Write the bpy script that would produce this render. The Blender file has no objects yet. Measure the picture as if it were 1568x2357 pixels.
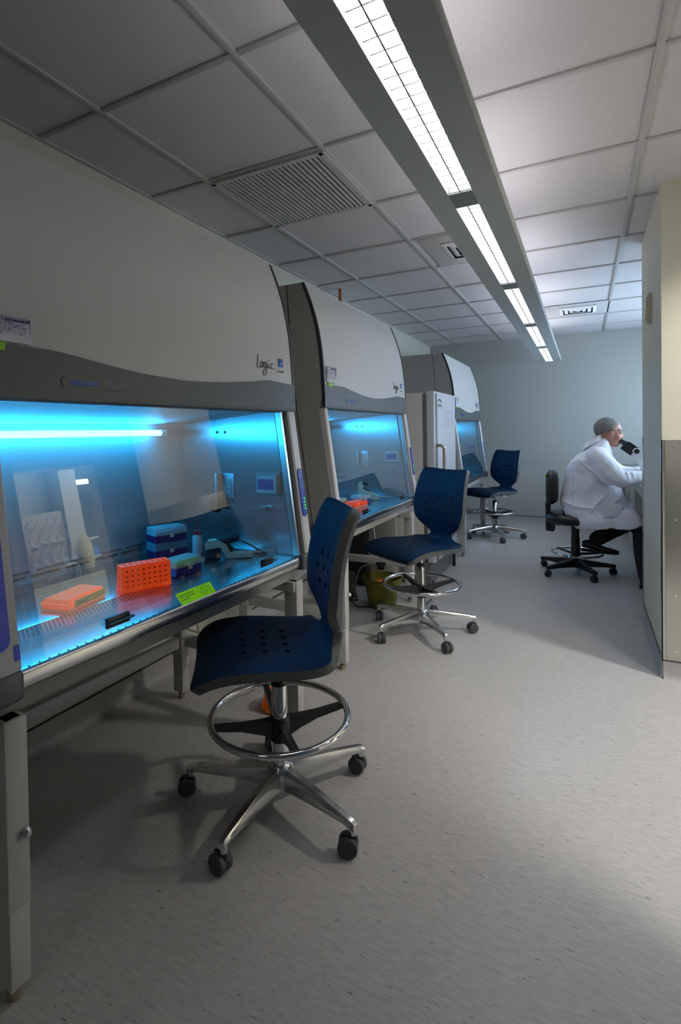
import bpy, bmesh, math, random
from mathutils import Vector, Matrix, noise as mnoise
random.seed(7)
PI = math.pi
SC = bpy.context.scene
COL = SC.collection

# ------------------------------------------------------------------ camera
CAM_H = 1.244
YAW, PITCH, ROLL = 0.4828, -0.0166, -0.0163
FPX, CXP, CYP = 1198.4773, 718.5845, 1014.5776
cd = bpy.data.cameras.new('camera')
cd.sensor_fit = 'VERTICAL'
cd.sensor_height = 36.0
cd.sensor_width = 36.0 * 1568 / 2357
cd.lens = FPX / 2357 * 36.0
cd.shift_x = (784 - CXP) / 2357
cd.shift_y = -(1178.5 - CYP) / 2357
cd.clip_start = 0.05
cam = bpy.data.objects.new('camera', cd)
COL.objects.link(cam)
Rv = Vector((math.cos(YAW), math.sin(YAW), 0))
Fv = Vector((-math.sin(YAW), math.cos(YAW), 0))
Uv = Vector((0, 0, 1))
F2 = Fv * math.cos(PITCH) + Uv * math.sin(PITCH)
U2 = Uv * math.cos(PITCH) - Fv * math.sin(PITCH)
R3 = Rv * math.cos(ROLL) + U2 * math.sin(ROLL)
U3 = U2 * math.cos(ROLL) - Rv * math.sin(ROLL)
m = Matrix.Identity(4)
for i in range(3):
    m[i][0], m[i][1], m[i][2] = R3[i], U3[i], -F2[i]
m[2][3] = CAM_H
cam.matrix_world = m
SC.camera = cam

# ------------------------------------------------------------------ world, lights, exposure
w = bpy.data.worlds.new('world')
SC.world = w
w.use_nodes = True
w.node_tree.nodes['Background'].inputs[0].default_value = (0.55, 0.62, 0.7, 1)
w.node_tree.nodes['Background'].inputs[1].default_value = 0.02
SC.view_settings.view_transform = 'Standard'
SC.view_settings.look = 'None'
SC.view_settings.gamma = 1.0
SC.view_settings.use_curve_mapping = False
SC.view_settings.exposure = 0.0
cy = SC.cycles
cy.max_bounces = 8
cy.diffuse_bounces = 4
cy.glossy_bounces = 4
cy.transmission_bounces = 6
cy.transparent_max_bounces = 12
cy.caustics_reflective = False
cy.caustics_refractive = False
cy.sample_clamp_indirect = 4.0

E_FIX = 11.0      # pendant fluorescent diffusers
E_UP = 10.0        # their upward slot
E_UV = 52.0       # tubes in the cabinets
P_BAY = 165.0     # adjustable downlight (watts) in the bay on the right
P_REAR_FILL = 2.0      # added fill panel behind the viewpoint, never in view
P_BAY_FILL = 45.0     # added fill panel in the side bay ceiling, out of view
P_LAB = 480.0      # ceiling light in the lab behind the doorway
E_WIN = 8.0       # frosted window of the microscope alcove


def area_light(name, loc, rot, sx, sy, power, col):
    ld = bpy.data.lights.new(name, 'AREA')
    ld.shape = 'RECTANGLE'
    ld.size, ld.size_y = sx, sy
    ld.energy = power
    ld.color = col
    o = bpy.data.objects.new(name, ld)
    o.location = loc
    o.rotation_euler = rot
    COL.objects.link(o)
    return o


# ------------------------------------------------------------------ materials
MATS = {}


def mat(name, col, rough=0.5, metal=0.0, spec=0.5, noise=None, bump=None, emit=None, coat=0.0, alpha=1.0, aniso_scale=None):
    if name in MATS:
        return MATS[name]
    mt = bpy.data.materials.new(name)
    mt.use_nodes = True
    nt = mt.node_tree
    b = nt.nodes['Principled BSDF']
    b.inputs['Roughness'].default_value = rough
    b.inputs['Metallic'].default_value = metal
    b.inputs['Specular IOR Level'].default_value = spec
    b.inputs['Coat Weight'].default_value = coat
    b.inputs['Alpha'].default_value = alpha
    tc = nt.nodes.new('ShaderNodeTexCoord')
    mp = nt.nodes.new('ShaderNodeMapping')
    nt.links.new(tc.outputs['Object'], mp.inputs[0])
    if aniso_scale:
        mp.inputs['Scale'].default_value = aniso_scale
    n = nt.nodes.new('ShaderNodeTexNoise')
    sc_, amt = noise if noise else (12.0, 0.06)
    n.inputs['Scale'].default_value = sc_
    n.inputs['Detail'].default_value = 4
    nt.links.new(mp.outputs[0], n.inputs['Vector'])
    mx = nt.nodes.new('ShaderNodeMix')
    mx.data_type = 'RGBA'
    mx.inputs[6].default_value = tuple(max(0, c * (1 - amt)) for c in col[:3]) + (1,)
    mx.inputs[7].default_value = tuple(min(1, c * (1 + amt)) for c in col[:3]) + (1,)
    nt.links.new(n.outputs[0], mx.inputs[0])
    nt.links.new(mx.outputs[2], b.inputs['Base Color'])
    if bump:
        n2 = nt.nodes.new('ShaderNodeTexNoise')
        n2.inputs['Scale'].default_value = bump[0]
        n2.inputs['Detail'].default_value = 3
        nt.links.new(mp.outputs[0], n2.inputs['Vector'])
        bp = nt.nodes.new('ShaderNodeBump')
        bp.inputs['Strength'].default_value = bump[1]
        bp.inputs['Distance'].default_value = bump[2] if len(bump) > 2 else 0.002
        nt.links.new(n2.outputs[0], bp.inputs['Height'])
        nt.links.new(bp.outputs[0], b.inputs['Normal'])
    if emit:
        b.inputs['Emission Color'].default_value = tuple(emit[0]) + (1,)
        b.inputs['Emission Strength'].default_value = emit[1]
    MATS[name] = mt
    return mt


def glass_mat(name, tint=(0.93, 0.97, 0.98), ior=1.6, rough=0.0):
    """thin clear sheet: fresnel mix of a clear tinted pass-through and a mirror"""
    mt = bpy.data.materials.new(name)
    mt.use_nodes = True
    nt = mt.node_tree
    nt.nodes.remove(nt.nodes['Principled BSDF'])
    out = nt.nodes['Material Output']
    tr = nt.nodes.new('ShaderNodeBsdfTransparent')
    tr.inputs[0].default_value = tuple(tint) + (1,)
    gl = nt.nodes.new('ShaderNodeBsdfGlossy')
    gl.inputs['Roughness'].default_value = rough
    f0 = ((ior - 1) / (ior + 1)) ** 2
    ge = nt.nodes.new('ShaderNodeNewGeometry')
    dt = nt.nodes.new('ShaderNodeVectorMath')
    dt.operation = 'DOT_PRODUCT'
    nt.links.new(ge.outputs['Incoming'], dt.inputs[0])
    nt.links.new(ge.outputs['Normal'], dt.inputs[1])

    def ma(op, a, bv):
        x = nt.nodes.new('ShaderNodeMath')
        x.operation = op
        for i, v in enumerate((a, bv)):
            if isinstance(v, (int, float)):
                x.inputs[i].default_value = v
            elif v is not None:
                nt.links.new(v, x.inputs[i])
        return x.outputs[0]
    c_ = ma('ABSOLUTE', dt.outputs['Value'], None)
    p_ = ma('POWER', ma('SUBTRACT', 1.0, c_), 5.0)
    fr = ma('ADD', ma('MULTIPLY', p_, 1 - f0), f0)
    mx = nt.nodes.new('ShaderNodeMixShader')
    nt.links.new(fr, mx.inputs[0])
    nt.links.new(tr.outputs[0], mx.inputs[1])
    nt.links.new(gl.outputs[0], mx.inputs[2])
    nt.links.new(mx.outputs[0], out.inputs[0])
    MATS[name] = mt
    return mt


def translucent_mat(name, col, clear=0.45, rough=0.2):
    mt = bpy.data.materials.new(name)
    mt.use_nodes = True
    nt = mt.node_tree
    b = nt.nodes['Principled BSDF']
    b.inputs['Base Color'].default_value = tuple(col) + (1,)
    b.inputs['Roughness'].default_value = rough
    tr = nt.nodes.new('ShaderNodeBsdfTransparent')
    tr.inputs[0].default_value = tuple(0.4 + 0.6 * c for c in col) + (1,)
    mx = nt.nodes.new('ShaderNodeMixShader')
    mx.inputs[0].default_value = clear
    nt.links.new(b.outputs[0], mx.inputs[1])
    nt.links.new(tr.outputs[0], mx.inputs[2])
    nt.links.new(mx.outputs[0], nt.nodes['Material Output'].inputs[0])
    MATS[name] = mt
    return mt


def emit_mat(name, col, strength):
    mt = bpy.data.materials.new(name)
    mt.use_nodes = True
    nt = mt.node_tree
    nt.nodes.remove(nt.nodes['Principled BSDF'])
    e = nt.nodes.new('ShaderNodeEmission')
    e.inputs[0].default_value = tuple(col) + (1,)
    e.inputs[1].default_value = strength
    nt.links.new(e.outputs[0], nt.nodes['Material Output'].inputs[0])
    MATS[name] = mt
    return mt


def perforated_mat(name, col, hole, pitch, rad, rough, metal, axes=(0, 1)):
    """sheet with staggered round holes, laid out in object space"""
    mt = bpy.data.materials.new(name)
    mt.use_nodes = True
    nt = mt.node_tree
    b = nt.nodes['Principled BSDF']
    N = nt.nodes.new
    L = nt.links.new
    tc = N('ShaderNodeTexCoord')
    sp = N('ShaderNodeSeparateXYZ')
    L(tc.outputs['Object'], sp.inputs[0])

    def ma(op, a, bv):
        x = N('ShaderNodeMath')
        x.operation = op
        for i, v in enumerate((a, bv)):
            if v is None:
                continue
            if isinstance(v, (int, float)):
                x.inputs[i].default_value = v
            else:
                L(v, x.inputs[i])
        return x.outputs[0]
    u = ma('DIVIDE', sp.outputs[axes[0]], pitch)
    v = ma('DIVIDE', sp.outputs[axes[1]], pitch)
    row = ma('FLOOR', u, None)
    off = ma('MULTIPLY', ma('FLOORED_MODULO', row, 2.0), 0.5)
    fu = ma('SUBTRACT', ma('FRACT', u, None), 0.5)
    fv = ma('SUBTRACT', ma('FRACT', ma('ADD', v, off), None), 0.5)
    d = ma('SQRT', ma('ADD', ma('MULTIPLY', fu, fu), ma('MULTIPLY', fv, fv)), None)
    k = ma('LESS_THAN', d, rad)
    mx = N('ShaderNodeMix')
    mx.data_type = 'RGBA'
    mx.inputs[6].default_value = tuple(col) + (1,)
    mx.inputs[7].default_value = tuple(hole) + (1,)
    L(k, mx.inputs[0])
    L(mx.outputs[2], b.inputs['Base Color'])
    L(ma('MULTIPLY', ma('SUBTRACT', 1.0, k), metal), b.inputs['Metallic'])
    b.inputs['Roughness'].default_value = rough
    MATS[name] = mt
    return mt


def floor_mat():
    mt = bpy.data.materials.new('floor_vinyl')
    mt.use_nodes = True
    nt = mt.node_tree
    b = nt.nodes['Principled BSDF']
    N = nt.nodes.new
    L = nt.links.new
    tc = N('ShaderNodeTexCoord')
    mp = N('ShaderNodeMapping')
    mp.inputs['Rotation'].default_value = (0, 0, math.radians(8))
    mp.inputs['Scale'].default_value = (14, 70, 1)
    L(tc.outputs['Object'], mp.inputs[0])
    n1 = N('ShaderNodeTexNoise')
    n1.inputs['Scale'].default_value = 1.6
    n1.inputs['Detail'].default_value = 5
    n1.inputs['Roughness'].default_value = 0.7
    L(mp.outputs[0], n1.inputs[0])
    r1 = N('ShaderNodeValToRGB')
    r1.color_ramp.elements[0].position = 0.30
    r1.color_ramp.elements[0].color = (0.385, 0.375, 0.365, 1)
    r1.color_ramp.elements[1].position = 0.66
    r1.color_ramp.elements[1].color = (0.53, 0.515, 0.495, 1)
    L(n1.outputs[0], r1.inputs[0])
    # short dark dashes
    mp2 = N('ShaderNodeMapping')
    mp2.inputs['Rotation'].default_value = (0, 0, math.radians(8))
    mp2.inputs['Scale'].default_value = (30, 150, 1)
    L(tc.outputs['Object'], mp2.inputs[0])
    n2 = N('ShaderNodeTexNoise')
    n2.inputs['Scale'].default_value = 1.0
    n2.inputs['Detail'].default_value = 2
    L(mp2.outputs[0], n2.inputs[0])
    r2 = N('ShaderNodeValToRGB')
    r2.color_ramp.elements[0].position = 0.27
    r2.color_ramp.elements[0].color = (1, 1, 1, 1)
    r2.color_ramp.elements[1].position = 0.33
    r2.color_ramp.elements[1].color = (0, 0, 0, 1)
    L(n2.outputs[0], r2.inputs[0])
    mx = N('ShaderNodeMix')
    mx.data_type = 'RGBA'
    mx.inputs[7].default_value = (0.16, 0.155, 0.15, 1)
    L(r2.outputs[0], mx.inputs[0])
    L(r1.outputs[0], mx.inputs[6])
    # broad wear
    n3 = N('ShaderNodeTexNoise')
    n3.inputs['Scale'].default_value = 2.2
    n3.inputs['Detail'].default_value = 3
    L(tc.outputs['Object'], n3.inputs[0])
    mr = N('ShaderNodeMapRange')
    mr.inputs[3].default_value = 0.92
    mr.inputs[4].default_value = 1.06
    L(n3.outputs[0], mr.inputs[0])
    mu = N('ShaderNodeMix')
    mu.data_type = 'RGBA'
    mu.blend_type = 'MULTIPLY'
    mu.inputs[0].default_value = 1
    L(mx.outputs[2], mu.inputs[6])
    L(mr.outputs[0], mu.inputs[7])
    L(mu.outputs[2], b.inputs['Base Color'])
    rr = N('ShaderNodeMapRange')
    rr.inputs[3].default_value = 0.28
    rr.inputs[4].default_value = 0.42
    L(n3.outputs[0], rr.inputs[0])
    L(rr.outputs[0], b.inputs['Roughness'])
    b.inputs['Specular IOR Level'].default_value = 0.4
    MATS['floor'] = mt
    return mt


M_FLOOR = floor_mat()
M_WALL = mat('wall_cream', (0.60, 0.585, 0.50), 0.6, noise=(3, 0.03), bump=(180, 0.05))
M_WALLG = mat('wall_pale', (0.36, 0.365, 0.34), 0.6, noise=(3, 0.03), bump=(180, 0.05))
M_COLUMN = mat('wall_pillar', (0.62, 0.605, 0.50), 0.55, noise=(4, 0.03), bump=(180, 0.05))
M_TILE = mat('ceiling_tile', (0.60, 0.59, 0.595), 0.85, noise=(60, 0.05), bump=(320, 0.25, 0.001))
M_TBAR = mat('ceiling_bar', (0.46, 0.455, 0.45), 0.5)
M_COVE = mat('cove_base', (0.36, 0.35, 0.34), 0.45, noise=(40, 0.2), aniso_scale=(1, 1, 0.3))
M_DARKLINE = mat('dark_line', (0.04, 0.04, 0.035), 0.6)
M_STEEL = mat('brushed_steel', (0.62, 0.63, 0.62), 0.26, 1.0, noise=(30, 0.08), aniso_scale=(1, 0.1, 6))
M_STEEL_SHEET = mat('steel_sheet', (0.60, 0.585, 0.50), 0.30, 0.9, noise=(5, 0.12), bump=(3, 0.15, 0.01))
M_LINER = mat('steel_liner', (0.42, 0.46, 0.48), 0.42, 0.55, noise=(25, 0.10), aniso_scale=(1, 1, 8))
M_LINER_SIDE = mat('steel_liner_side', (0.52, 0.56, 0.58), 0.30, 0.95, noise=(25, 0.10), aniso_scale=(1, 1, 8))
_b = M_LINER_SIDE.node_tree.nodes['Principled BSDF']
_b.inputs['Anisotropic'].default_value = 0.85
_t = M_LINER_SIDE.node_tree.nodes.new('ShaderNodeTangent')
_t.direction_type = 'RADIAL'
_t.axis = 'Z'
M_LINER_SIDE.node_tree.links.new(_t.outputs[0], _b.inputs['Tangent'])
M_DECK = mat('steel_deck', (0.55, 0.58, 0.60), 0.22, 1.0, noise=(20, 0.08))
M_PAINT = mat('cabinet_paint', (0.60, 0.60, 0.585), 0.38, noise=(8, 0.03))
M_PAINT_SHADED = mat('cabinet_paint_shaded', (0.36, 0.355, 0.335), 0.5, noise=(8, 0.03))  # the light grey cabinet paint, darkened for the shade on the sides
M_PAINT_COL = mat('cabinet_column_paint', (0.60, 0.60, 0.61), 0.35, noise=(8, 0.03))
M_BAND = mat('cabinet_band_grey', (0.085, 0.100, 0.108), 0.45, noise=(20, 0.06))
M_PLATE = mat('name_plate_grey', (0.055, 0.066, 0.072), 0.4)
M_BLOCK = mat('corner_block_grey', (0.09, 0.095, 0.10), 0.4)
M_BLACK = mat('black_plastic', (0.012, 0.012, 0.013), 0.42)
M_RUBBER = mat('black_rubber', (0.018, 0.018, 0.018), 0.6)
M_GASKET = mat('dark_gasket', (0.03, 0.035, 0.04), 0.4)
M_BLUE = mat('touchpad_blue', (0.012, 0.035, 0.30), 0.35, emit=((0.01, 0.04, 0.5), 0.10))
M_LOGO = mat('logo_blue', (0.01, 0.11, 0.55), 0.4)
M_INK = mat('ink_grey', (0.12, 0.12, 0.13), 0.5)
M_INKL = mat('ink_light', (0.42, 0.46, 0.48), 0.5)
M_INKB = mat('ink_navy', (0.02, 0.02, 0.16), 0.5)
M_PAPER = mat('paper_white', (0.70, 0.71, 0.78), 0.6)
M_LABEL = mat('label_white', (0.78, 0.78, 0.78), 0.5)
M_GREEN = mat('sticker_green', (0.24, 0.62, 0.03), 0.5)
M_LIME = mat('sticker_lime_glowing', (0.38, 0.80, 0.02), 0.5, emit=((0.25, 0.8, 0.01), 0.30))  # emission added so the sticker looks fluorescent; it is no lamp
M_LEDG = mat('led_green', (0.02, 0.45, 0.05), 0.4, emit=((0.05, 1.0, 0.12), 0.5))
M_LEDB = mat('led_blue', (0.25, 0.45, 0.85), 0.4)
M_SCREEN = mat('screen_navy', (0.01, 0.03, 0.18), 0.25, emit=((0.02, 0.08, 0.5), 0.12))
M_FRAME = mat('display_bezel', (0.45, 0.55, 0.60), 0.35, 0.2)
M_CHROME = mat('chrome', (0.72, 0.72, 0.73), 0.07, 1.0, noise=(40, 0.02))
M_ALU = mat('polished_aluminium', (0.66, 0.66, 0.66), 0.2, 1.0, noise=(30, 0.04))
M_CHAIRB = mat('chair_blue', (0.002, 0.017, 0.048), 0.6, spec=0.2, noise=(60, 0.12), bump=(400, 0.12, 0.0006))
M_CHAIRG = mat('chair_shell_grey', (0.075, 0.078, 0.08), 0.5, noise=(60, 0.06))
M_WHEEL = mat('caster_tread', (0.055, 0.055, 0.058), 0.55)
M_LEG = mat('stand_paint', (0.50, 0.495, 0.475), 0.4, noise=(10, 0.03))
M_ORANGE = mat('orange_plastic_glowing', (0.95, 0.115, 0.012), 0.4, emit=((1.0, 0.07, 0.004), 0.45))  # emission stands in for the plastic's fluorescence under the tubes
M_YTAPE = mat('yellow_tape', (0.85, 0.50, 0.03), 0.5)
M_PURPLE = mat('purple_plastic', (0.085, 0.02, 0.17), 0.4)
M_INDIGO = mat('indigo_plastic', (0.05, 0.02, 0.30), 0.4)
M_CREAM = mat('cream_plastic', (0.62, 0.64, 0.50), 0.45)
M_REDP = mat('red_plastic', (0.55, 0.03, 0.03), 0.4)
M_BOTTLE = translucent_mat('bottle_plastic', (0.75, 0.82, 0.88), 0.25)
M_LID = translucent_mat('clear_lid', (0.72, 0.85, 0.90), 0.5)
M_LIDB = translucent_mat('clear_blue_lid', (0.35, 0.62, 0.85), 0.5)
M_YRACK = mat('yellow_insert', (0.55, 0.75, 0.12), 0.5)
M_GLASS = glass_mat('sash_glass', (0.90, 0.95, 0.965), 1.75)
M_FLASK = glass_mat('flask_glass', (0.95, 0.96, 0.95), 1.35)
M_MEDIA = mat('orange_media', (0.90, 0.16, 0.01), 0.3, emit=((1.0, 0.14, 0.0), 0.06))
M_TUB = mat('olive_tub_plastic', (0.10, 0.10, 0.006), 0.45)
M_TUBE = translucent_mat('clear_tubing', (0.6, 0.6, 0.52), 0.35)
M_FRIDGE = mat('fridge_white', (0.62, 0.62, 0.67), 0.35, noise=(6, 0.02))
M_FRIDGE_S = mat('fridge_side', (0.62, 0.61, 0.60), 0.45, noise=(6, 0.03))
M_TRIMG = mat('fridge_trim_grey', (0.20, 0.22, 0.20), 0.35, 0.5)
M_KICK = mat('fridge_kick', (0.16, 0.155, 0.15), 0.6)
M_BRASS = mat('handle_satin', (0.52, 0.47, 0.38), 0.3, 0.9)
M_FIXT = mat('luminaire_paint', (0.46, 0.50, 0.49), 0.45)
M_LOUV = mat('louver_white', (0.40, 0.40, 0.42), 0.4)
M_VENTD = mat('vent_dark', (0.03, 0.03, 0.03), 0.7)
M_VENTM = mat('vent_metal', (0.50, 0.50, 0.49), 0.8, spec=0.2)
M_COAT = mat('lab_coat_cotton', (0.86, 0.86, 0.93), 0.8, noise=(14, 0.04), bump=(26, 0.35, 0.01))
M_SHIRT = mat('shirt_pale_green', (0.42, 0.52, 0.52), 0.8)
M_TROUSER = mat('trouser_black', (0.008, 0.008, 0.010), 0.8)
M_SHOE = mat('shoe_leather', (0.010, 0.010, 0.011), 0.25)
M_SKIN = mat('skin', (0.50, 0.235, 0.17), 0.5, noise=(30, 0.12))
M_HAIR = mat('hair_grey', (0.21, 0.19, 0.17), 0.7, noise=(90, 0.45), bump=(140, 0.5, 0.003), aniso_scale=(0.3, 1, 1))
M_HAIRL = mat('hair_temple', (0.30, 0.30, 0.32), 0.7, noise=(90, 0.3), bump=(140, 0.5, 0.003))
M_SCOPE = mat('microscope_white', (0.72, 0.73, 0.74), 0.35)
M_WORKTOP = mat('worktop_grey', (0.24, 0.25, 0.24), 0.35)
M_CASE = mat('casework_cream', (0.44, 0.42, 0.33), 0.5)
M_WOOD = mat('wood_brown', (0.085, 0.05, 0.025), 0.5, noise=(8, 0.3), aniso_scale=(1, 1, 0.1))
M_COPPER = mat('copper_pipe', (0.45, 0.13, 0.05), 0.4, 0.6)
M_LENS = emit_mat('fluorescent_lens', (1.0, 0.97, 1.0), E_FIX)
M_UPSLOT = emit_mat('fluorescent_upslot', (1.0, 0.94, 1.0), E_UP)
M_UV = emit_mat('uv_tube', (0.02, 0.46, 1.0), E_UV)
M_WIN = emit_mat('frosted_daylight', (0.58, 0.77, 1.0), E_WIN)
M_PERF = perforated_mat('perforated_diffuser', (0.80, 0.84, 0.86), (0.25, 0.30, 0.32), 0.007, 0.30, 0.5, 0.0)
M_GRILLE = perforated_mat('perforated_grille', (0.60, 0.63, 0.65), (0.004, 0.005, 0.008), 0.0125, 0.33, 0.28, 1.0)


# ------------------------------------------------------------------ mesh helpers
class MB:
    def __init__(self):
        self.bm = bmesh.new()

    def _merge(self, b, mi=0):
        for f in b.faces:
            f.material_index = mi
        me = bpy.data.meshes.new('tmp')
        b.to_mesh(me)
        b.free()
        self.bm.from_mesh(me)
        bpy.data.meshes.remove(me)

    def box(self, x0, x1, y0, y1, z0, z1, bev=0.0, mi=0, seg=2, M=None):
        b = bmesh.new()
        bmesh.ops.create_cube(b, size=1)
        for v in b.verts:
            v.co = Vector(((x0 + x1) / 2 + v.co.x * (x1 - x0), (y0 + y1) / 2 + v.co.y * (y1 - y0), (z0 + z1) / 2 + v.co.z * (z1 - z0)))
        if bev > 0:
            bmesh.ops.bevel(b, geom=b.edges[:], offset=min(bev, 0.45 * min(abs(x1 - x0), abs(y1 - y0), abs(z1 - z0))), segments=seg, profile=0.5, affect='EDGES')
        if M is not None:
            bmesh.ops.transform(b, matrix=M, verts=b.verts)
        self._merge(b, mi)
        return self

    def rings(self, rings, closed=True, caps=True, mi=0, loop=False):
        bm = self.bm
        vs = [[bm.verts.new(p) for p in r] for r in rings]
        n = len(vs[0])
        fs = []
        R = len(vs)
        for i in range(R if loop else R - 1):
            a, b = vs[i], vs[(i + 1) % R]
            for j in range(n if closed else n - 1):
                k = (j + 1) % n
                fs.append(bm.faces.new((a[j], a[k], b[k], b[j])))
        if caps and not loop and closed:
            fs.append(bm.faces.new(list(reversed(vs[0]))))
            fs.append(bm.faces.new(vs[-1]))
        for f in fs:
            f.material_index = mi
        return self

    def cyl(self, p0, p1, r0, r1=None, seg=16, caps=True, mi=0):
        r1 = r0 if r1 is None else r1
        return self.tube([p0, p1], [r0, r1], seg=seg, caps=caps, mi=mi)

    def tube(self, pts, r, seg=10, caps=True, loop=False, mi=0, sx=1.0):
        pts = [Vector(p) for p in pts]
        n = len(pts)
        rs = r if isinstance(r, (list, tuple)) else [r] * n
        tang = []
        for i in range(n):
            if loop:
                t = pts[(i + 1) % n] - pts[i - 1]
            else:
                t = pts[min(i + 1, n - 1)] - pts[max(i - 1, 0)]
            tang.append(t.normalized())
        up = Vector((0, 0, 1)) if abs(tang[0].z) < 0.9 else Vector((1, 0, 0))
        nx = tang[0].cross(up).normalized()
        rings = []
        for i in range(n):
            t = tang[i]
            nx = (nx - t * nx.dot(t)).normalized()
            ny = t.cross(nx)
            rings.append([pts[i] + (nx * math.cos(a) * sx + ny * math.sin(a)) * rs[i] for a in [2 * PI * k / seg for k in range(seg)]])
        return self.rings(rings, caps=caps, loop=loop, mi=mi)

    def lathe(self, prof, c=(0, 0, 0), seg=24, caps=True, mi=0, M=None):
        rings = []
        for r, z in prof:
            ring = [Vector((r * math.cos(2 * PI * k / seg), r * math.sin(2 * PI * k / seg), z)) for k in range(seg)]
            if M is not None:
                ring = [M @ p for p in ring]
            rings.append([p + Vector(c) for p in ring])
        return self.rings(rings, caps=caps, mi=mi)

    def ell(self, c, r, M=None, seg=20, rn=12, mi=0):
        rings = []
        for i in range(1, rn):
            a = -PI / 2 + PI * i / rn
            ring = [Vector((r[0] * math.cos(a) * math.cos(2 * PI * k / seg), r[1] * math.cos(a) * math.sin(2 * PI * k / seg), r[2] * math.sin(a))) for k in range(seg)]
            if M is not None:
                ring = [M @ p for p in ring]
            rings.append([p + Vector(c) for p in ring])
        return self.rings(rings, mi=mi)

    def prism(self, poly, a, b, ax='y', mi=0):
        """polygon given in the two other axes, extruded along ax from a to b"""
        def P(p, t):
            if ax == 'y':
                return Vector((p[0], t, p[1]))
            if ax == 'x':
                return Vector((t, p[0], p[1]))
            return Vector((p[0], p[1], t))
        return self.rings([[P(p, a) for p in poly], [P(p, b) for p in poly]], mi=mi)

    def build(self, name, m, parent=None, smooth=30, loc=None, rotz=None):
        bm = self.bm
        bmesh.ops.recalc_face_normals(bm, faces=bm.faces[:])
        me = bpy.data.meshes.new(name)
        bm.to_mesh(me)
        bm.free()
        for x in (m if isinstance(m, (list, tuple)) else [m]):
            me.materials.append(x)
        return link(name, me, parent, smooth, loc, rotz)


def link(name, me, parent=None, smooth=30, loc=None, rotz=None):
    if smooth:
        me.polygons.foreach_set('use_smooth', [True] * len(me.polygons))
        if smooth < 180:
            me.set_sharp_from_angle(angle=math.radians(smooth))
    o = bpy.data.objects.new(name, me)
    COL.objects.link(o)
    if parent is not None:
        o.parent = parent
    if loc is not None:
        o.location = loc
    if rotz is not None:
        o.rotation_euler = (0, 0, rotz)
    return o


def thing(name, label, cat, loc=(0, 0, 0), rotz=0.0, group=None):
    o = bpy.data.objects.new(name, None)
    o.empty_display_size = 0.1
    COL.objects.link(o)
    o.location = loc
    o.rotation_euler = (0, 0, rotz)
    return tag(o, label, cat, group)


def tag(o, label, cat, group=None):
    o['label'] = label
    o['category'] = cat
    if group:
        o['group'] = group
    return o


def struct(o):
    o['kind'] = 'structure'
    return o


def text(name, s, size, m, parent, origin, xdir, ydir, align='LEFT', ext=0.0004, bold=0.0, shear=0.0, fit=None):
    cu = bpy.data.curves.new(name, 'FONT')
    cu.body = s
    cu.size = size
    cu.align_x = align
    cu.extrude = ext
    cu.offset = bold
    cu.shear = shear
    cu.resolution_u = 4
    tmp = bpy.data.objects.new('tmp', cu)
    COL.objects.link(tmp)
    me = bpy.data.meshes.new_from_object(tmp)
    bpy.data.objects.remove(tmp)
    bpy.data.curves.remove(cu)
    if fit:
        w_ = max(v.co.x for v in me.vertices) - min(v.co.x for v in me.vertices)
        for v in me.vertices:
            v.co.x *= fit / w_
    me.name = name
    me.materials.clear()
    me.materials.append(m)
    X = Vector(xdir).normalized()
    Y = Vector(ydir).normalized()
    Z = X.cross(Y)
    M = Matrix.Identity(4)
    for i in range(3):
        M[i][0], M[i][1], M[i][2], M[i][3] = X[i], Y[i], Z[i], origin[i]
    me.transform(M)
    return link(name, me, parent, smooth=0)


def bake(o, mods):
    """apply a list of modifiers to an object's mesh"""
    for typ, kw in mods:
        md = o.modifiers.new(typ, typ)
        for k, v in kw.items():
            setattr(md, k, v)
    dg = bpy.context.evaluated_depsgraph_get()
    dg.update()
    me = bpy.data.meshes.new_from_object(o.evaluated_get(dg))
    o.modifiers.clear()
    old = o.data
    me.name = old.name
    o.data = me
    bpy.data.meshes.remove(old)
    me.polygons.foreach_set('use_smooth', [True] * len(me.polygons))
    return o


def copy_tree(o, parent=None):
    c = o.copy()
    COL.objects.link(c)
    if parent is not None:
        c.parent = parent
    for ch in [x for x in bpy.data.objects if x.parent == o]:
        copy_tree(ch, c)
    return c


def arc(cx, cz, r, a0, a1, n):
    return [(cx + r * math.cos(a0 + (a1 - a0) * i / n), cz + r * math.sin(a0 + (a1 - a0) * i / n)) for i in range(n + 1)]


def rrect(w, h, r, n=5):
    pts = []
    for cx, cy_, a in ((w / 2 - r, h / 2 - r, 0), (-w / 2 + r, h / 2 - r, PI / 2), (-w / 2 + r, -h / 2 + r, PI), (w / 2 - r, -h / 2 + r, 1.5 * PI)):
        pts += arc(cx, cy_, r, a, a + PI / 2, n)
    return pts


def lerp(xs, ys, t):
    if t <= xs[0]:
        return ys[0]
    for i in range(len(xs) - 1):
        if t <= xs[i + 1]:
            k = (t - xs[i]) / (xs[i + 1] - xs[i])
            return ys[i] + (ys[i + 1] - ys[i]) * k
    return ys[-1]


def smooth_path(P, n):
    """Catmull-Rom through points"""
    P = [Vector(p) for p in P]
    out = []
    for i in range(len(P) - 1):
        p0, p1, p2, p3 = P[max(i - 1, 0)], P[i], P[i + 1], P[min(i + 2, len(P) - 1)]
        for k in range(n):
            t = k / n
            out.append(0.5 * ((2 * p1) + (p2 - p0) * t + (2 * p0 - 5 * p1 + 4 * p2 - p3) * t * t + (3 * p1 - p0 - 3 * p2 + p3) * t ** 3))
    out.append(P[-1])
    return out


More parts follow.
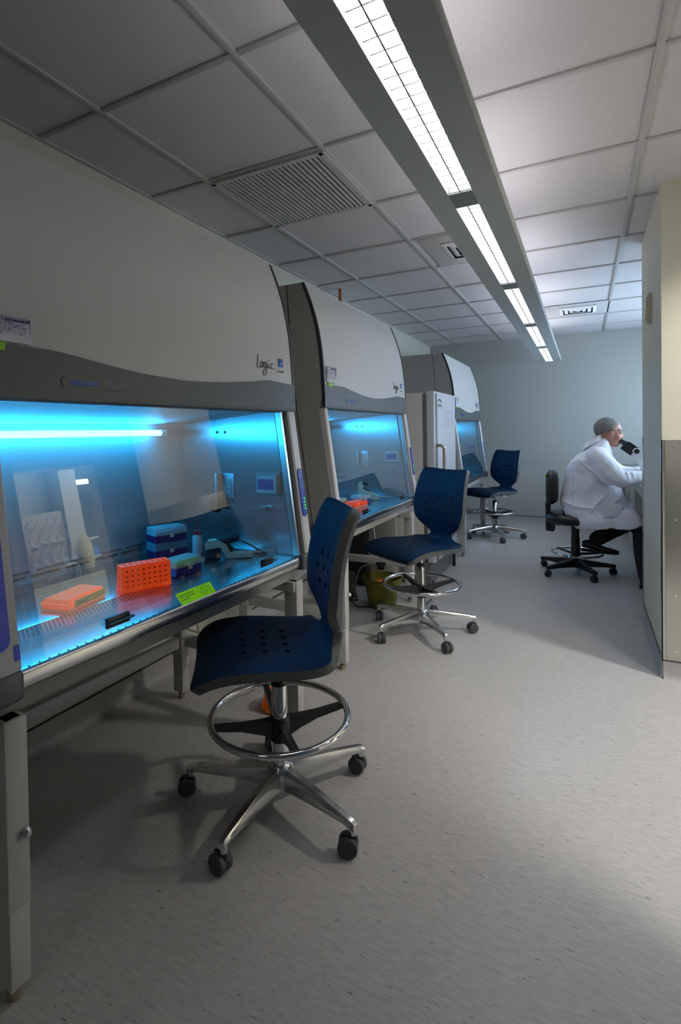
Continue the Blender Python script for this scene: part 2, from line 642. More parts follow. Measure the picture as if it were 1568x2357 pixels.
# ------------------------------------------------------------------ the setting
XW, YF, ZC = -1.924, 7.30, 2.43       # left wall, far wall, ceiling
XP, YP0, YP1 = 0.335, 3.06, 4.02      # pillar face, near and far edges
struct(MB().box(-2.1, 10.5, -3.2, 9.0, -0.1, 0).build('floor', M_FLOOR))
struct(MB().box(-2.1, 10.5, -3.2, 9.0, ZC + 0.004, ZC + 0.1).build('ceiling', M_TILE))
g = MB()
gx = [-1.562 + 0.6 * k for k in range(9)]
gx[3] = 0.216
gx[2] = -0.358
gy = [1.3555 + 0.61 * k for k in range(-7, 10)]
for x in gx:
    g.box(x - 0.012, x + 0.012, -3.0, YF, ZC - 0.006, ZC + 0.006, 0.002)
for y in gy:
    g.box(XW, 3.3, y - 0.011, y + 0.011, ZC - 0.005, ZC + 0.006, 0.002)
g.box(XW, XW + 0.02, -3, YF, ZC - 0.006, ZC + 0.006)
g.box(XW, XP + 1, YF - 0.02, YF, ZC - 0.006, ZC + 0.006)
struct(g.build('trim_1', M_TBAR))
struct(MB().box(XW - 0.15, XW, -3.2, 7.5, 0, ZC + 0.02).build('wall_left', M_WALL))
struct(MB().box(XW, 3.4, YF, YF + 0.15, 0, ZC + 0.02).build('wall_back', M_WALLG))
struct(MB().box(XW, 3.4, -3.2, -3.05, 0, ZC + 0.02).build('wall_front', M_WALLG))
# pillar wall end with the passage to the bay, then the wall with the doorway
pw = MB()
pw.box(XP, 1.25, YP0, YP1, 0, ZC + 0.02)
pw.build('wall_right', [M_COLUMN])
struct(bpy.data.objects['wall_right'])
XB_ = 3.30        # far wall of the bay, with the doorway to the bright lab
dw = MB()
dw.box(XB_, XB_ + 0.12, -3.2, 2.98, 0, ZC + 0.02)
dw.box(XB_, XB_ + 0.12, 4.18, 7.5, 0, ZC + 0.02)
dw.box(XB_, XB_ + 0.12, 2.98, 4.18, 2.05, ZC + 0.02)
struct(dw.build('wall_bay', M_WALL))
struct(MB().box(5.35, 5.47, 1.0, 4.93, 0, ZC + 0.02).build('wall_lab', M_WALL))
struct(MB().box(XB_ + 0.12, 10.4, 0.9, 1.0, 0, ZC + 0.02).build('wall_lab_side', M_WALL))
struct(MB().box(XB_ + 0.12, 10.4, 8.5, 8.6, 0, ZC + 0.02).build('wall_lab_end', M_WALL))
struct(MB().box(10.3, 10.4, 1.0, 8.6, 0, ZC + 0.02).build('wall_lab_back', M_WALL))
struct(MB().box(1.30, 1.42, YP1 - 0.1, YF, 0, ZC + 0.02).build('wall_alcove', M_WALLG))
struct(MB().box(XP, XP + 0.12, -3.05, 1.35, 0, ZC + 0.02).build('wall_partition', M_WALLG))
# door frame of the lab doorway
df = MB()
for y in (2.97, 4.07):
    df.box(XB_ - 0.03, XB_ + 0.15, y, y + 0.12, 0, 2.05, 0.006)
df.box(XB_ - 0.03, XB_ + 0.15, 2.97, 4.19, 2.01, 2.11, 0.006)
struct(df.build('trim_2', mat('door_frame_white', (0.72, 0.71, 0.68), 0.4)))


def cove(name, path, h=0.10, t=0.012):
    """coved sheet base along a floor path (list of xy, room on the left side of travel)"""
    mb = MB()
    prof = [(0.0, h), (t * 0.5, h), (t * 0.6, 0.045), (t * 1.2, 0.02), (t * 2.4, 0.005), (t * 3.4, 0.0005), (0.0, 0.0005)]
    for (a, b) in zip(path[:-1], path[1:]):
        a = Vector((a[0], a[1], 0))
        b = Vector((b[0], b[1], 0))
        d = (b - a).normalized()
        nrm = Vector((-d.y, d.x, 0))
        mb.rings([[p + nrm * q[0] + Vector((0, 0, q[1])) for q in prof] for p in (a, b)])
        mb.box(0, (b - a).length, 0, t * 0.7, h, h + 0.006, mi=1, M=Matrix.Translation(a) @ Matrix(((d.x, nrm.x, 0, 0), (d.y, nrm.y, 0, 0), (0, 0, 1, 0), (0, 0, 0, 1))))
    return struct(mb.build(name, [M_COVE, M_DARKLINE]))


cove('baseboard_left', [(XW, YF), (XW, -3.0)])
cove('baseboard_back', [(1.28, YF), (XW, YF)])
cove('baseboard_right', [(XP, YP0), (XP, YP1)], 0.088, 0.006)
cove('baseboard_front', [(1.25, YP0), (XP, YP0)], 0.088, 0.006)

# stainless guards on the pillar
cg = thing('corner_guard', 'narrow steel guard up the near corner of the pillar wall', 'corner guard', (XP, YP0, 0), group=None)
MB().box(-0.004, 0.0, -0.004, 0.045, 0.088, 1.177).box(-0.004, 0.010, -0.004, 0.0, 0.088, 1.177).build('guard_angle', M_STEEL, cg)
cg = thing('corner_guard', 'narrow steel guard up the far corner of the pillar wall, beside the microscope', 'corner guard', (XP, YP1, 0))
MB().box(-0.004, 0.0, -0.06, 0.004, 0.02, 1.175).box(-0.004, 0.04, 0.0, 0.004, 0.02, 1.175).build('guard_angle', M_STEEL, cg)
wp = thing('wall_panel', 'tall dull steel sheet screwed to the cream pillar face at the right edge', 'wall panel', (XP, YP0, 0))
MB().box(0.011, 0.90, -0.003, 0.0, 0.088, 1.177, 0.0008).build('sheet', M_STEEL_SHEET, wp)
for z in (0.135, 0.41, 0.785, 1.145):
    MB().cyl((0.053, -0.003, z), (0.053, -0.0055, z), 0.006, 0.004, 10).build('screw', M_STEEL, wp)

# motion sensor on the pillar
ms = thing('motion_sensor', 'small cream sensor box high on the pillar wall', 'sensor', (XP, 3.50, 1.905))
MB().prism([(0, -0.080), (-0.022, -0.075), (-0.030, -0.05), (-0.026, 0.06), (-0.014, 0.085), (0, 0.088)], -0.035, 0.035).build('housing', M_CREAM, ms)
MB().ell((-0.024, 0.0, -0.052), (0.018, 0.024, 0.020)).build('lens_dome', M_LABEL, ms)

# frosted daylight window in the alcove's right wall
wi = MB()
for a in ((4.55, 4.61), (5.72, 5.78), (6.89, 6.95)):
    wi.box(1.262, 1.30, a[0], a[1], 0.95, 2.15)
wi.box(1.262, 1.30, 4.55, 6.95, 0.95, 1.0)
wi.box(1.262, 1.30, 4.55, 6.95, 2.10, 2.15)
struct(wi.build('window_1', M_LABEL))
wpane = MB().box(1.285, 1.292, 4.61, 6.89, 1.0, 2.10).build('pane', M_WIN, bpy.data.objects['window_1'])

# ------------------------------------------------------------------ ceiling things
LUM_Z = 2.04
lum = thing('pendant_luminaire', 'long suspended fluorescent luminaire running down the aisle ceiling', 'light', (-0.366, 0.0, LUM_Z))
Y0L, PITCHL = 0.61, 1.25
body = MB()
wing = [(-0.125, 0.012), (-0.122, 0.0), (-0.040, 0.0), (-0.036, 0.045), (0.036, 0.045), (0.040, 0.0), (0.122, 0.0), (0.125, 0.012), (0.118, 0.055), (0.05, 0.075), (-0.05, 0.075), (-0.118, 0.055)]
body.prism(wing, Y0L - 0.08, 6.93)
body.build('housing', M_FIXT, lum)
for k in range(5):
    a = Y0L + PITCHL * k + 0.06
    b = a + 1.13 if k < 4 else 6.86
    MB().box(-0.035, 0.035, a, b, 0.030, 0.034).build('lamp_panel', M_LENS, lum)
    lv = MB()
    n = int((b - a) / 0.042)
    for i in range(n + 1):
        y = a + (b - a) * i / n
        lv.box(-0.035, 0.035, y - 0.0012, y + 0.0012, 0.006, 0.026)
    lv.box(-0.0016, 0.0016, a, b, 0.003, 0.026)
    lv.build('louver', M_LOUV, lum)
    MB().box(-0.040, 0.040, b, (b + 0.12) if k < 4 else 6.93, 0.0, 0.03).build('divider', mat('divider_grey', (0.22, 0.25, 0.25), 0.5), lum)
for k in range(5):
    MB().box(-0.03, 0.03, Y0L + PITCHL * k + 0.1, Y0L + PITCHL * k + 1.1, 0.0765, 0.078).build('upper_lamp_panel', M_UPSLOT, lum)
for y in (0.9, 3.76, 5.90, 6.80):
    MB().cyl((0.008, y, 0.07), (0.008, y, ZC - LUM_Z - 0.008), 0.0016, seg=6).box(-0.004, 0.02, y - 0.012, y + 0.012, ZC - LUM_Z - 0.016, ZC - LUM_Z - 0.007).build('hanger', M_CHROME, lum)

# return-air grille
rg = thing('ceiling_grille', 'slatted return air grille filling one ceiling tile', 'vent', (-1.259, 2.2705, ZC))
MB().box(-0.285, 0.285, -0.29, 0.29, -0.0035, -0.001).build('backing', M_VENTD, rg)
fr = MB()
for s in (-1, 1):
    fr.box(s * 0.285 - 0.012, s * 0.285 + 0.012, -0.295, 0.295, -0.016, -0.001)
    fr.box(-0.29, 0.29, s * 0.285 - 0.012, s * 0.285 + 0.012, -0.016, -0.001)
fr.build('frame', M_VENTM, rg)
sl = MB()
for i in range(23):
    x = -0.263 + i * 0.0239
    sl.box(x - 0.0076, x + 0.0076, -0.275, 0.275, -0.014, -0.0075, 0.001)
sl.build('slats', M_VENTM, rg)


def diffuser(x0, y0, label):
    d = thing('ceiling_diffuser', label, 'vent', (x0 + 0.285, y0 + 0.293, ZC))
    MB().box(-0.272, 0.272, -0.290, 0.290, -0.006, -0.001, 0.002).build('panel', M_VENTM, d)
    v = MB()
    v.box(-0.165, 0.165, -0.165, 0.165, -0.0095, -0.006)
    v.build('throat', M_VENTD, d)
    for h in (0.165, 0.120, 0.075, 0.032):
        q = MB()
        for k in range(4):
            M = Matrix.Rotation(k * PI / 2, 4, 'Z')
            q.rings([[M @ Vector(p) for p in ((s * h, h, -0.010), (s * (h - 0.030), h - 0.030, -0.022), (s * (h - 0.030), h - 0.032, -0.020), (s * h, h - 0.003, -0.008))] for s in (-1, 1)])
        q.build('vane', M_LABEL, d)


diffuser(-0.928, 3.2, 'square supply diffuser half hidden behind the hanging luminaire')
diffuser(-0.34, 5.59, 'square supply diffuser in the ceiling above the microscope alcove')

# copper pipe stub behind the middle cabinet
pp = tag(MB().cyl((-1.80, 3.978, 2.28), (-1.80, 3.978, ZC), 0.013).build('pipe_stub', M_COPPER), 'short copper pipe stub rising to the ceiling behind the second cabinet', 'pipe')


# ------------------------------------------------------------------ safety cabinets
CW = 1.37
HOODP = [(1.341, 0.0), (1.40, -0.001), (1.452, -0.003), (1.52, -0.006), (1.595, -0.012), (1.66, -0.019), (1.729, -0.030), (1.80, -0.046), (1.884, -0.072), (1.94, -0.093), (1.99, -0.114)]
WAVE = [(0.0, 1.458), (0.235, 1.4575), (0.25, 1.4565), (0.313, 1.449), (0.407, 1.437), (0.53, 1.424), (0.692, 1.4175), (0.80, 1.421), (0.91, 1.428), (1.067, 1.443), (1.155, 1.4545), (1.179, 1.4560), (1.195, 1.4555), (1.37, 1.449)]


def hood_x(z):
    return lerp([p[0] for p in HOODP], [p[1] for p in HOODP], z)


def stroke(mb, pts, r=0.0016, off=0.001):
    P = [Vector((hood_x(z) + off, y, z)) for y, z in pts]
    mb.tube(smooth_path([tuple(p) for p in P], 5), r, seg=6)


def make_cabinet(loc, rotz, label, lamp_span, full):
    c = thing('biosafety_cabinet', label, 'lab cabinet', loc, rotz, None)
    XB = -0.70
    lw = 0.098 if full == 1 else 0.034      # visible width of the left column
    # hood shell
    hp = [(x, z) for z, x in HOODP]
    MB().prism([(XB, 1.341)] + [(hp[0][0] - 0.012, 1.341)] + [(x - 0.001, z) for x, z in hp] + [(XB, 1.99)], 0.012, CW - 0.012).build('hood', M_PAINT, c, smooth=25)
    for y in (0.0, CW - 0.012):
        ed = MB()
        ed.prism([(x + 0.003, z) for x, z in hp] + [(x - 0.014, z) for x, z in reversed(hp)], y, y + 0.012)
        ed.build('hood_edge_trim', M_GASKET, c)
    # grey wavy fascia
    fb = MB()
    ys = [CW * i / 48 for i in range(49)]
    outer, inner = [], []
    wy = [p[0] for p in WAVE]
    wz = [p[1] for p in WAVE]
    rr = []
    for y in ys:
        zt = lerp(wy, wz, y)
        zs = [1.341 + (zt - 1.341) * k / 6 for k in range(7)]
        col = [(-0.075, 1.330), (-0.03, 1.3275), (-0.008, 1.3285), (0.002, 1.334), (0.004, 1.341)] + [(hood_x(z) + 0.004, z) for z in zs[1:]] + [(hood_x(zt) - 0.002, zt)]
        rr.append([Vector((x, y, z)) for x, z in col])
    fb.rings(rr, closed=False, caps=False)
    fb.build('fascia_band', M_BAND, c, smooth=40)
    # side panels
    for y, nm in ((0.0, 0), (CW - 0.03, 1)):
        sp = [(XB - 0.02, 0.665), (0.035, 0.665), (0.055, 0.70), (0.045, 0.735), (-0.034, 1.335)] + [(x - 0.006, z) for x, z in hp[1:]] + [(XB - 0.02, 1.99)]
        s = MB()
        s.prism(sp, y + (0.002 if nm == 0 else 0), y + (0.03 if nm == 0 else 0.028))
        side = s.build('side_panel', M_PAINT_SHADED, c)
        q = MB()
        yy = y + 0.0015 if nm == 0 else y + 0.0285
        pl = [(-0.075, 0.68), (-0.165, 1.335), (-0.19, 1.60), (-0.215, 1.99)]
        q.prism([(a - 0.002, b) for a, b in pl] + [(a + 0.002, b) for a, b in reversed(pl)], yy - 0.0008, yy + 0.0008)
        q.build('panel_seam', M_DARKLINE, side)
        MB().cyl((-0.235, yy - 0.001, 1.84), (-0.235, yy + 0.001, 1.84), 0.004, seg=10).build('panel_screw', M_DARKLINE, side)
    # front columns
    for y0, y1 in ((0.0, lw), (CW - 0.058, CW)):
        q = MB()
        q.rings([[Vector((xo, y, z)) for xo, y in ((-0.034 + fx, y0 + 0.001), (fx - 0.006, y0 + 0.001), (fx, y0 + 0.008), (fx, y1 - 0.006), (fx - 0.004, y1 - 0.001), (-0.034 + fx, y1 - 0.001))] for z, fx in ((1.335, 0.0), (0.735, 0.080))])
        q.build('front_column', M_PAINT_COL, c)
    # gasket track between the right column and the glass
    for (ya, yb, xo, mi) in ((1.262, 1.275, 0.002, 0), (1.280, 1.309, -0.014, 1)):
        q = MB()
        q.rings([[Vector((-0.028 + fx + xo, ya, z)), Vector((fx + xo, ya, z)), Vector((fx + xo, yb, z)), Vector((-0.028 + fx + xo, yb, z))] for z, fx in ((1.332, -0.008), (0.735, 0.072))])
        q.build(('sash_track', 'sash_gasket')[mi], (M_STEEL, M_GASKET)[mi], c)
    # corner blocks
    for y0, y1 in ((-0.002, lw + 0.001), (CW - 0.092, CW + 0.004)):
        MB().box(-0.10, 0.088, y0, y1, 0.668, 0.736, 0.012, seg=3).build('corner_block', M_BLOCK, c)
    # armrest apron and base pan
    ap = [(-0.03, 0.6825), (0.066, 0.6825), (0.0725, 0.690), (0.0725, 0.718), (0.068, 0.7245), (0.055, 0.7265), (-0.03, 0.7255)]
    MB().prism(ap, lw + 0.001, CW - 0.092).build('armrest', M_STEEL, c, smooth=50)
    hl = MB()
    for i in range(46):
        y = 0.125 + i * 0.0245
        hl.cyl((0.0575, y, 0.7262), (0.0575, y, 0.7272), 0.0026, seg=8)
    hl.build('vent_holes', M_GASKET, bpy.data.objects[[o.name for o in bpy.data.objects if o.parent == c and o.name.startswith('armrest')][0]])
    MB().box(XB, 0.03, 0.03, CW - 0.03, 0.628, 0.690).build('base_pan', M_PAINT_SHADED, c)
    # chamber: back wall, sides, ceiling, deck, grille
    ZD = 0.728
    XI = -0.575
    YA, YB = lw + 0.002, 1.283
    MB().box(XI - 0.02, XI, YA, YB, ZD, 1.30).build('chamber_back', M_LINER, c)
    q = MB()
    q.prism([(XI, 0.69), (0.045, 0.69), (0.045, 0.74), (-0.035, 1.335), (XI, 1.335)], YA - 0.001, YA)
    q.build('chamber_side', M_LINER_SIDE, c)
    q = MB()
    q.prism([(XI, 0.69), (0.045, 0.69), (0.045, 0.74), (-0.035, 1.335), (XI, 1.335)], YB, YB + 0.001)
    q.build('chamber_side', M_LINER_SIDE, c)
    q = MB()
    q.prism([(XI, 1.291), (-0.03, 1.338), (-0.03, 1.345), (XI, 1.298)], YA, YB)
    q.build('chamber_ceiling', mat('chamber_ceiling_paint', (0.42, 0.46, 0.48), 0.45), c)
    q = MB()
    tl = math.atan2(0.047, 0.545)
    q.box(-0.265, 0.225, -0.46, 0.46, -0.002, 0.0)
    pf = q.build('supply_diffuser', M_PERF, c)
    pf.location = (-0.30, 0.60, 1.3142)
    pf.rotation_euler = (0, -tl, 0)
    MB().box(XI, -0.175, YA, YB, 0.69, ZD, 0.003).build('deck', M_DECK, c)
    MB().box(-0.175, -0.095, YA, YB, 0.69, ZD - 0.001).build('front_grille', M_GRILLE, c)
    MB().prism([(-0.095, 0.69), (-0.03, 0.69), (-0.03, 0.726), (-0.095, 0.7275)], YA, YB).build('airfoil', M_DECK, c)
    sl_ = MB()
    for i in range(9):
        y = 0.13 + i * 0.13
        sl_.box(XI, XI + 0.0015, y, y + 0.108, ZD + 0.020, ZD + 0.028)
        sl_.box(XI, XI + 0.0015, y + 0.02, y + 0.125, ZD + 0.040, ZD + 0.045)
    sl_.build('exhaust_slots', M_GASKET, c)
    # sash glass with grips
    def gx_(z):
        return -0.010 + (1.335 - z) / 0.607 * 0.079
    gl = MB()
    gl.rings([[Vector((gx_(z) - 0.002, y, z)) for y in (lw, 1.266)] + [Vector((gx_(z) + 0.002, y, z)) for y in (1.266, lw)] for z in (1.40, 0.730)])
    gl.build('sash', M_GLASS, c, smooth=0)
    for y in (0.322, 1.004):
        h = MB()
        x = gx_(0.756)
        h.box(x, x + 0.008, y, y + 0.075, 0.744, 0.772, 0.003)
        h.box(x + 0.002, x + 0.022, y - 0.002, y + 0.080, 0.757, 0.7615, 0.0015)
        h.build('sash_grip', M_BLACK, c)
    # touch pad on the right column
    tp = MB()
    tl2 = math.atan2(0.080, 0.600)
    Mt = Matrix.Translation((0.0467, 1.340, 0.988)) @ Matrix.Rotation(-tl2, 4, 'Y')
    pts = rrect(0.034, 0.205, 0.0165, 6)
    tp.rings([[Mt @ Vector((d, p[0], p[1])) for p in pts] for d in (-0.002, 0.0045)])
    pad = tp.build('touchpad', M_BLUE, c)
    for i in range(4):
        for zz, kk in ((0.048 - i * 0.0145, 0), (-0.027 - i * 0.0145, 1)):
            mb = MB()
            pc = Mt @ Vector((0.0045, 0.007, zz))
            nrm = (Mt.to_3x3() @ Vector((1, 0, 0)))
            if kk == 0:
                ringp = [Mt @ Vector((0.0052, 0.007 + 0.0048 * math.cos(a * PI / 6), zz + 0.0048 * math.sin(a * PI / 6))) for a in range(12)]
                mb.tube(ringp, 0.0009, seg=6, loop=True)
            else:
                mb.cyl(pc, pc + nrm * 0.0016, 0.0052, 0.0048, 12)
            mb.build(('button', 'status_light')[kk], (M_LEDB, M_LEDG)[kk], pad)
            tk = MB()
            tk.rings([[Mt @ Vector((d_, a, zz + b)) for a, b in ((-0.012, -0.0008), (-0.004, -0.0008), (-0.004, 0.0008), (-0.012, 0.0008))] for d_ in (0.0040, 0.0054)])
            tk.build('button_caption', M_LEDB, pad)
    X_ = Vector((0, 1, 0))
    Y_ = Mt.to_3x3() @ Vector((0, 0, 1))
    text('pad_lettering', 'LABCONCO', 0.0058, M_LABEL, pad, Mt @ Vector((0.0046, -0.0125, 0.066)), X_, Y_, fit=0.025)
    # left hand blue strip
    if full == 1:
        q = MB()
        Ml = Matrix.Translation((0.0497, 0.050, 0.965)) @ Matrix.Rotation(-tl2, 4, 'Y')
        pts = rrect(0.050, 0.36, 0.024, 6)
        q.rings([[Ml @ Vector((d, p[0], p[1])) for p in pts] for d in (-0.002, 0.0035)])
        pad2 = q.build('side_strip', M_BLUE, c)
        for i in range(7):
            zz = 0.12 - i * 0.035
            MB().rings([[Ml @ Vector((d, a, zz + b)) for a, b in ((-0.006, -0.006), (0.006, -0.006), (0.006, 0.006), (-0.006, 0.006))] for d in (0.0034, 0.0042)]).build('strip_mark', M_LEDB, pad2)
        q = MB()
        q.rings([[Vector((lerp([0.735, 1.335], [0.080, 0.0], z) + d, y, z)) for y, z in ((0.082, 0.758), (0.094, 0.758), (0.094, 0.790), (0.082, 0.790))] for d in (-0.001, 0.002)])
        q.build('blue_tab', M_BLUE, c)
    # name plate and lettering
    q = MB()
    pts = rrect(0.245, 0.028, 0.0135, 6)
    q.rings([[Vector((0.002 + d, 0.380 + p[0], 1.381 + p[1])) for p in pts] for d in (0, 0.0035)])
    npl = q.build('name_plate', M_PLATE, c)
    text('maker_lettering', 'LABCONCO', 0.0205, M_LOGO, npl, (0.0058, 0.280, 1.3745), (0, 1, 0), (0, 0, 1), bold=0.0006, fit=0.087)
    text('type_lettering', 'Purifier\u00ae Biological Safety Cabinet', 0.0072, M_INKL, npl, (0.0058, 0.383, 1.3770), (0, 1, 0), (0, 0, 1), fit=0.098)
    q = MB()
    y0, z0, k = 1.103, 1.503, 0.001
    S = lambda pts, r=0.0017: stroke(q, [(y0 + a * k, z0 + b * k) for a, b in pts], r)
    S([(12, 52), (8, 30), (4, 10), (3, 3), (8, 0), (16, 1), (22, 6)])
    S([(40, 24), (32, 24), (26, 14), (28, 4), (36, 3), (42, 12), (42, 24), (38, 26)])
    S([(66, 22), (58, 26), (50, 16), (52, 6), (60, 6), (66, 16), (67, 24), (65, 8), (62, -12), (54, -26), (44, -28), (40, -20), (48, -8), (62, 0), (74, 6)])
    S([(80, 22), (77, 10), (79, 4), (86, 4), (92, 8)])
    S([(84, 36), (83, 34)], 0.0024)
    S([(112, 22), (104, 24), (96, 14), (98, 4), (106, 2), (116, 4), (120, 6)])
    q.build('script_lettering', M_INK, c)
    q = MB()
    q.rings([[Vector((hood_x(z) + d, y, z)) for y, z in ((1.259, 1.519), (1.289, 1.519), (1.289, 1.553), (1.259, 1.553))] for d in (-0.001, 0.0025)])
    bd = q.build('badge', M_LOGO, c)
    q = MB()
    for y, z in ((1.268, 1.529), (1.276, 1.535), (1.279, 1.529)):
        q.box(hood_x(z) + 0.0025, hood_x(z) + 0.0032, y, y + 0.004, z, z + 0.007)
    q.build('badge_marks', M_LABEL, bd)
    q = MB()
    q.rings([[Vector((hood_x(z) + d, y, z)) for y, z in ((1.246, 1.4905), (1.297, 1.4905), (1.297, 1.510), (1.246, 1.510))] for d in (-0.0008, 0.0012)])
    bl = q.build('barcode_label', M_LABEL, c)
    q = MB()
    rn = random.Random(3)
    y = 1.251
    while y < 1.291:
        ww = rn.choice((0.0008, 0.0014, 0.0022))
        q.box(hood_x(1.5) + 0.0010, hood_x(1.5) + 0.0017, y, y + ww, 1.4945, 1.5035)
        y += ww + rn.choice((0.0007, 0.0012))
    q.build('barcode_lines', M_INK, bl)
    # certification sheet and green tab
    q = MB()
    cy0, cy1, cz0, cz1 = 0.052, 0.186, 1.463, 1.524
    if full != 1:
        cy0, cy1, cz0, cz1 = 0.030, 0.145, 1.470, 1.553
    q.rings([[Vector((hood_x(z) + d, y, z)) for y, z in ((cy0, cz0), (cy1, cz0), (cy1, cz1), (cy0, cz1))] for d in (0.0045, 0.0056)])
    ce = q.build('certificate', M_PAPER, c)
    q = MB()
    xx = hood_x(1.5) + 0.0060
    for a in ((cy0 + 0.004, cy1 - 0.004, cz0 + 0.003, cz0 + 0.0038), (cy0 + 0.004, cy1 - 0.004, cz1 - 0.0038, cz1 - 0.003), (cy1 - 0.0048, cy1 - 0.004, cz0 + 0.003, cz1 - 0.003), (cy0 + 0.004, cy0 + 0.0048, cz0 + 0.003, cz1 - 0.003)):
        q.box(xx - 0.002, xx + 0.0004, *a)
    rn = random.Random(5)
    for i in range(8):
        z = cz1 - 0.0175 - i * (cz1 - cz0 - 0.026) / 8
        y = cy0 + 0.010
        while y < cy1 - 0.018:
            ll = rn.uniform(0.004, 0.014)
            q.box(xx - 0.002, xx + 0.0004, y, min(y + ll, cy1 - 0.010), z, z + rn.choice((0.0009, 0.0016)))
            y += ll + 0.003
    q.build('certificate_lines', M_INKB, ce)
    text('certificate_heading', 'E CERTIFICATION', 0.0088, M_INKB, ce, (xx, cy1 - 0.0065, cz1 - 0.0130), (0, 1, 0), (0, 0, 1), align='RIGHT', bold=0.0003, fit=0.064)
    q = MB()
    q.rings([[Vector((hood_x(z) + d, y, z)) for y, z in ((cy0 + 0.015, cz0 - 0.021), (cy0 + 0.015 + 0.052, cz0 - 0.021), (cy0 + 0.071, cz0 - 0.002), (cy0 + 0.015, cz0 - 0.002))] for d in (0.0047, 0.0058)])
    q.build('green_tab', M_GREEN, c)
    # ultraviolet tube
    ya, yb = lamp_span
    tb = MB()
    tb.cyl((XI + 0.055, ya, 1.252), (XI + 0.055, yb, 1.252), 0.0125, seg=14)
    tube_o = tb.build('ultraviolet_tube', M_UV, c)
    for y, s in ((ya, -1), (yb, 1)):
        q = MB()
        q.cyl((XI + 0.055, y, 1.252), (XI + 0.055, y + s * 0.014, 1.252), 0.0125, 0.010, 12)
        q.cyl((XI + 0.055, y + s * 0.014, 1.252), (XI + 0.055, y + s * 0.022, 1.252), 0.004)
        q.box(XI, XI + 0.065, y + s * 0.022 if s > 0 else y - 0.034, y + 0.034 if s > 0 else y - 0.022, 1.238, 1.266, 0.004)
        q.build('tube_holder', M_LABEL, c)
    # fittings of the right chamber wall
    YW = YB
    for x in (-0.365, -0.320):
        MB().cyl((x, YW - 0.003, 1.250), (x, YW + 0.001, 1.250), 0.0065, seg=12).build('port_plug', M_GASKET, c)
    q = MB()
    q.rings([[Vector((a, YW - 0.001, b)) for a, b in ((-0.142, 0.974), (-0.018, 0.974), (-0.018, 1.078), (-0.142, 1.078))],
             [Vector((a, YW - 0.030, b)) for a, b in ((-0.128, 0.988), (-0.028, 0.990), (-0.028, 1.062), (-0.128, 1.062))]])
    mo = q.build('display_panel', M_FRAME, c)
    MB().box(-0.118, -0.040, YW - 0.0325, YW - 0.029, 1.003, 1.047).build('display_screen', M_SCREEN, mo)
    q = MB()
    q.box(-0.345, -0.272, YW - 0.004, YW - 0.0005, 0.955, 1.064, 0.001)
    q.box(-0.350, -0.338, YW - 0.045, YW - 0.0005, 0.950, 1.066, 0.002)
    ou = q.build('outlet_box', M_LINER, c)
    q = MB()
    q.box(-0.332, -0.288, YW - 0.007, YW - 0.003, 0.975, 1.042, 0.002)
    q.build('receptacle', mat('outlet_grey', (0.45, 0.47, 0.48), 0.5), ou)
    q = MB()
    for z in (1.012, 0.990):
        for dx in (-0.006, 0.006):
            q.box(-0.310 + dx - 0.0015, -0.310 + dx + 0.0015, YW - 0.0078, YW - 0.0068, z, z + 0.009)
    q.build('receptacle_slots', M_GASKET, ou)
    q = MB()
    q.cyl((-0.080, YW - 0.001, 0.921), (-0.080, YW - 0.020, 0.921), 0.008)
    q.tube([(-0.080, YW - 0.018, 0.921), (-0.11, YW - 0.030, 0.919), (-0.150, YW - 0.045, 0.913)], [0.008, 0.007, 0.003])
    q.cyl((-0.072, YW - 0.022, 0.922), (-0.066, YW - 0.036, 0.922), 0.011, 0.011, 14)
    q.build('gas_valve', M_CHROME, c)
    return c


def make_stand(loc, rotz, label, dz=0.0):
    s = thing('cabinet_stand', label, 'stand', loc, rotz, None)
    top = 0.628
    for (x, y) in ((0.04, 0.084), (0.04, 1.272), (-0.573, 0.084), (-0.573, 1.236)):
        q = MB()
        q.box(x - 0.031, x + 0.031, y - 0.0255, y + 0.0255, 0.21 if x > 0 else 0.20, top, 0.004)
        lg = q.build('leg', M_LEG, s)
        MB().box(x - 0.0285, x + 0.0285, y - 0.023, y + 0.023, 0.035, 0.215, 0.003).build('leg_extension', M_LEG, lg)
        MB().lathe([(0.017, 0.0), (0.017, 0.022), (0.009, 0.024), (0.009, 0.04)], (x, y, 0), 14).build('levelling_foot', mat('foot_tan', (0.33, 0.29, 0.21), 0.45, 0.3), lg)
        if x > 0:
            MB().cyl((x + 0.031, y + 0.014, 0.372), (x + 0.036, y + 0.014, 0.372), 0.011, 0.011, 12).lathe([(0.010, 0.0), (0.011, 0.006), (0.006, 0.012)], (0, 0, 0), 12, M=Matrix.Translation((x + 0.036, y + 0.014, 0.372)) @ Matrix.Rotation(PI / 2, 4, 'Y')).build('clamp_bolt', M_ALU, lg)
    MB().box(-0.590, -0.556, 0.11, 1.212, 0.245, 0.295, 0.004).build('rear_rail', M_LEG, s)
    for y in (0.084, 1.254):
        MB().box(-0.545, 0.012, y - 0.018, y + 0.018, 0.245, 0.295, 0.004).build('side_rail', M_LEG, s)
        MB().box(-0.60, 0.065, y - 0.02, y + 0.02, 0.585, 0.628, 0.004).build('top_rail', M_LEG, s)
    return s


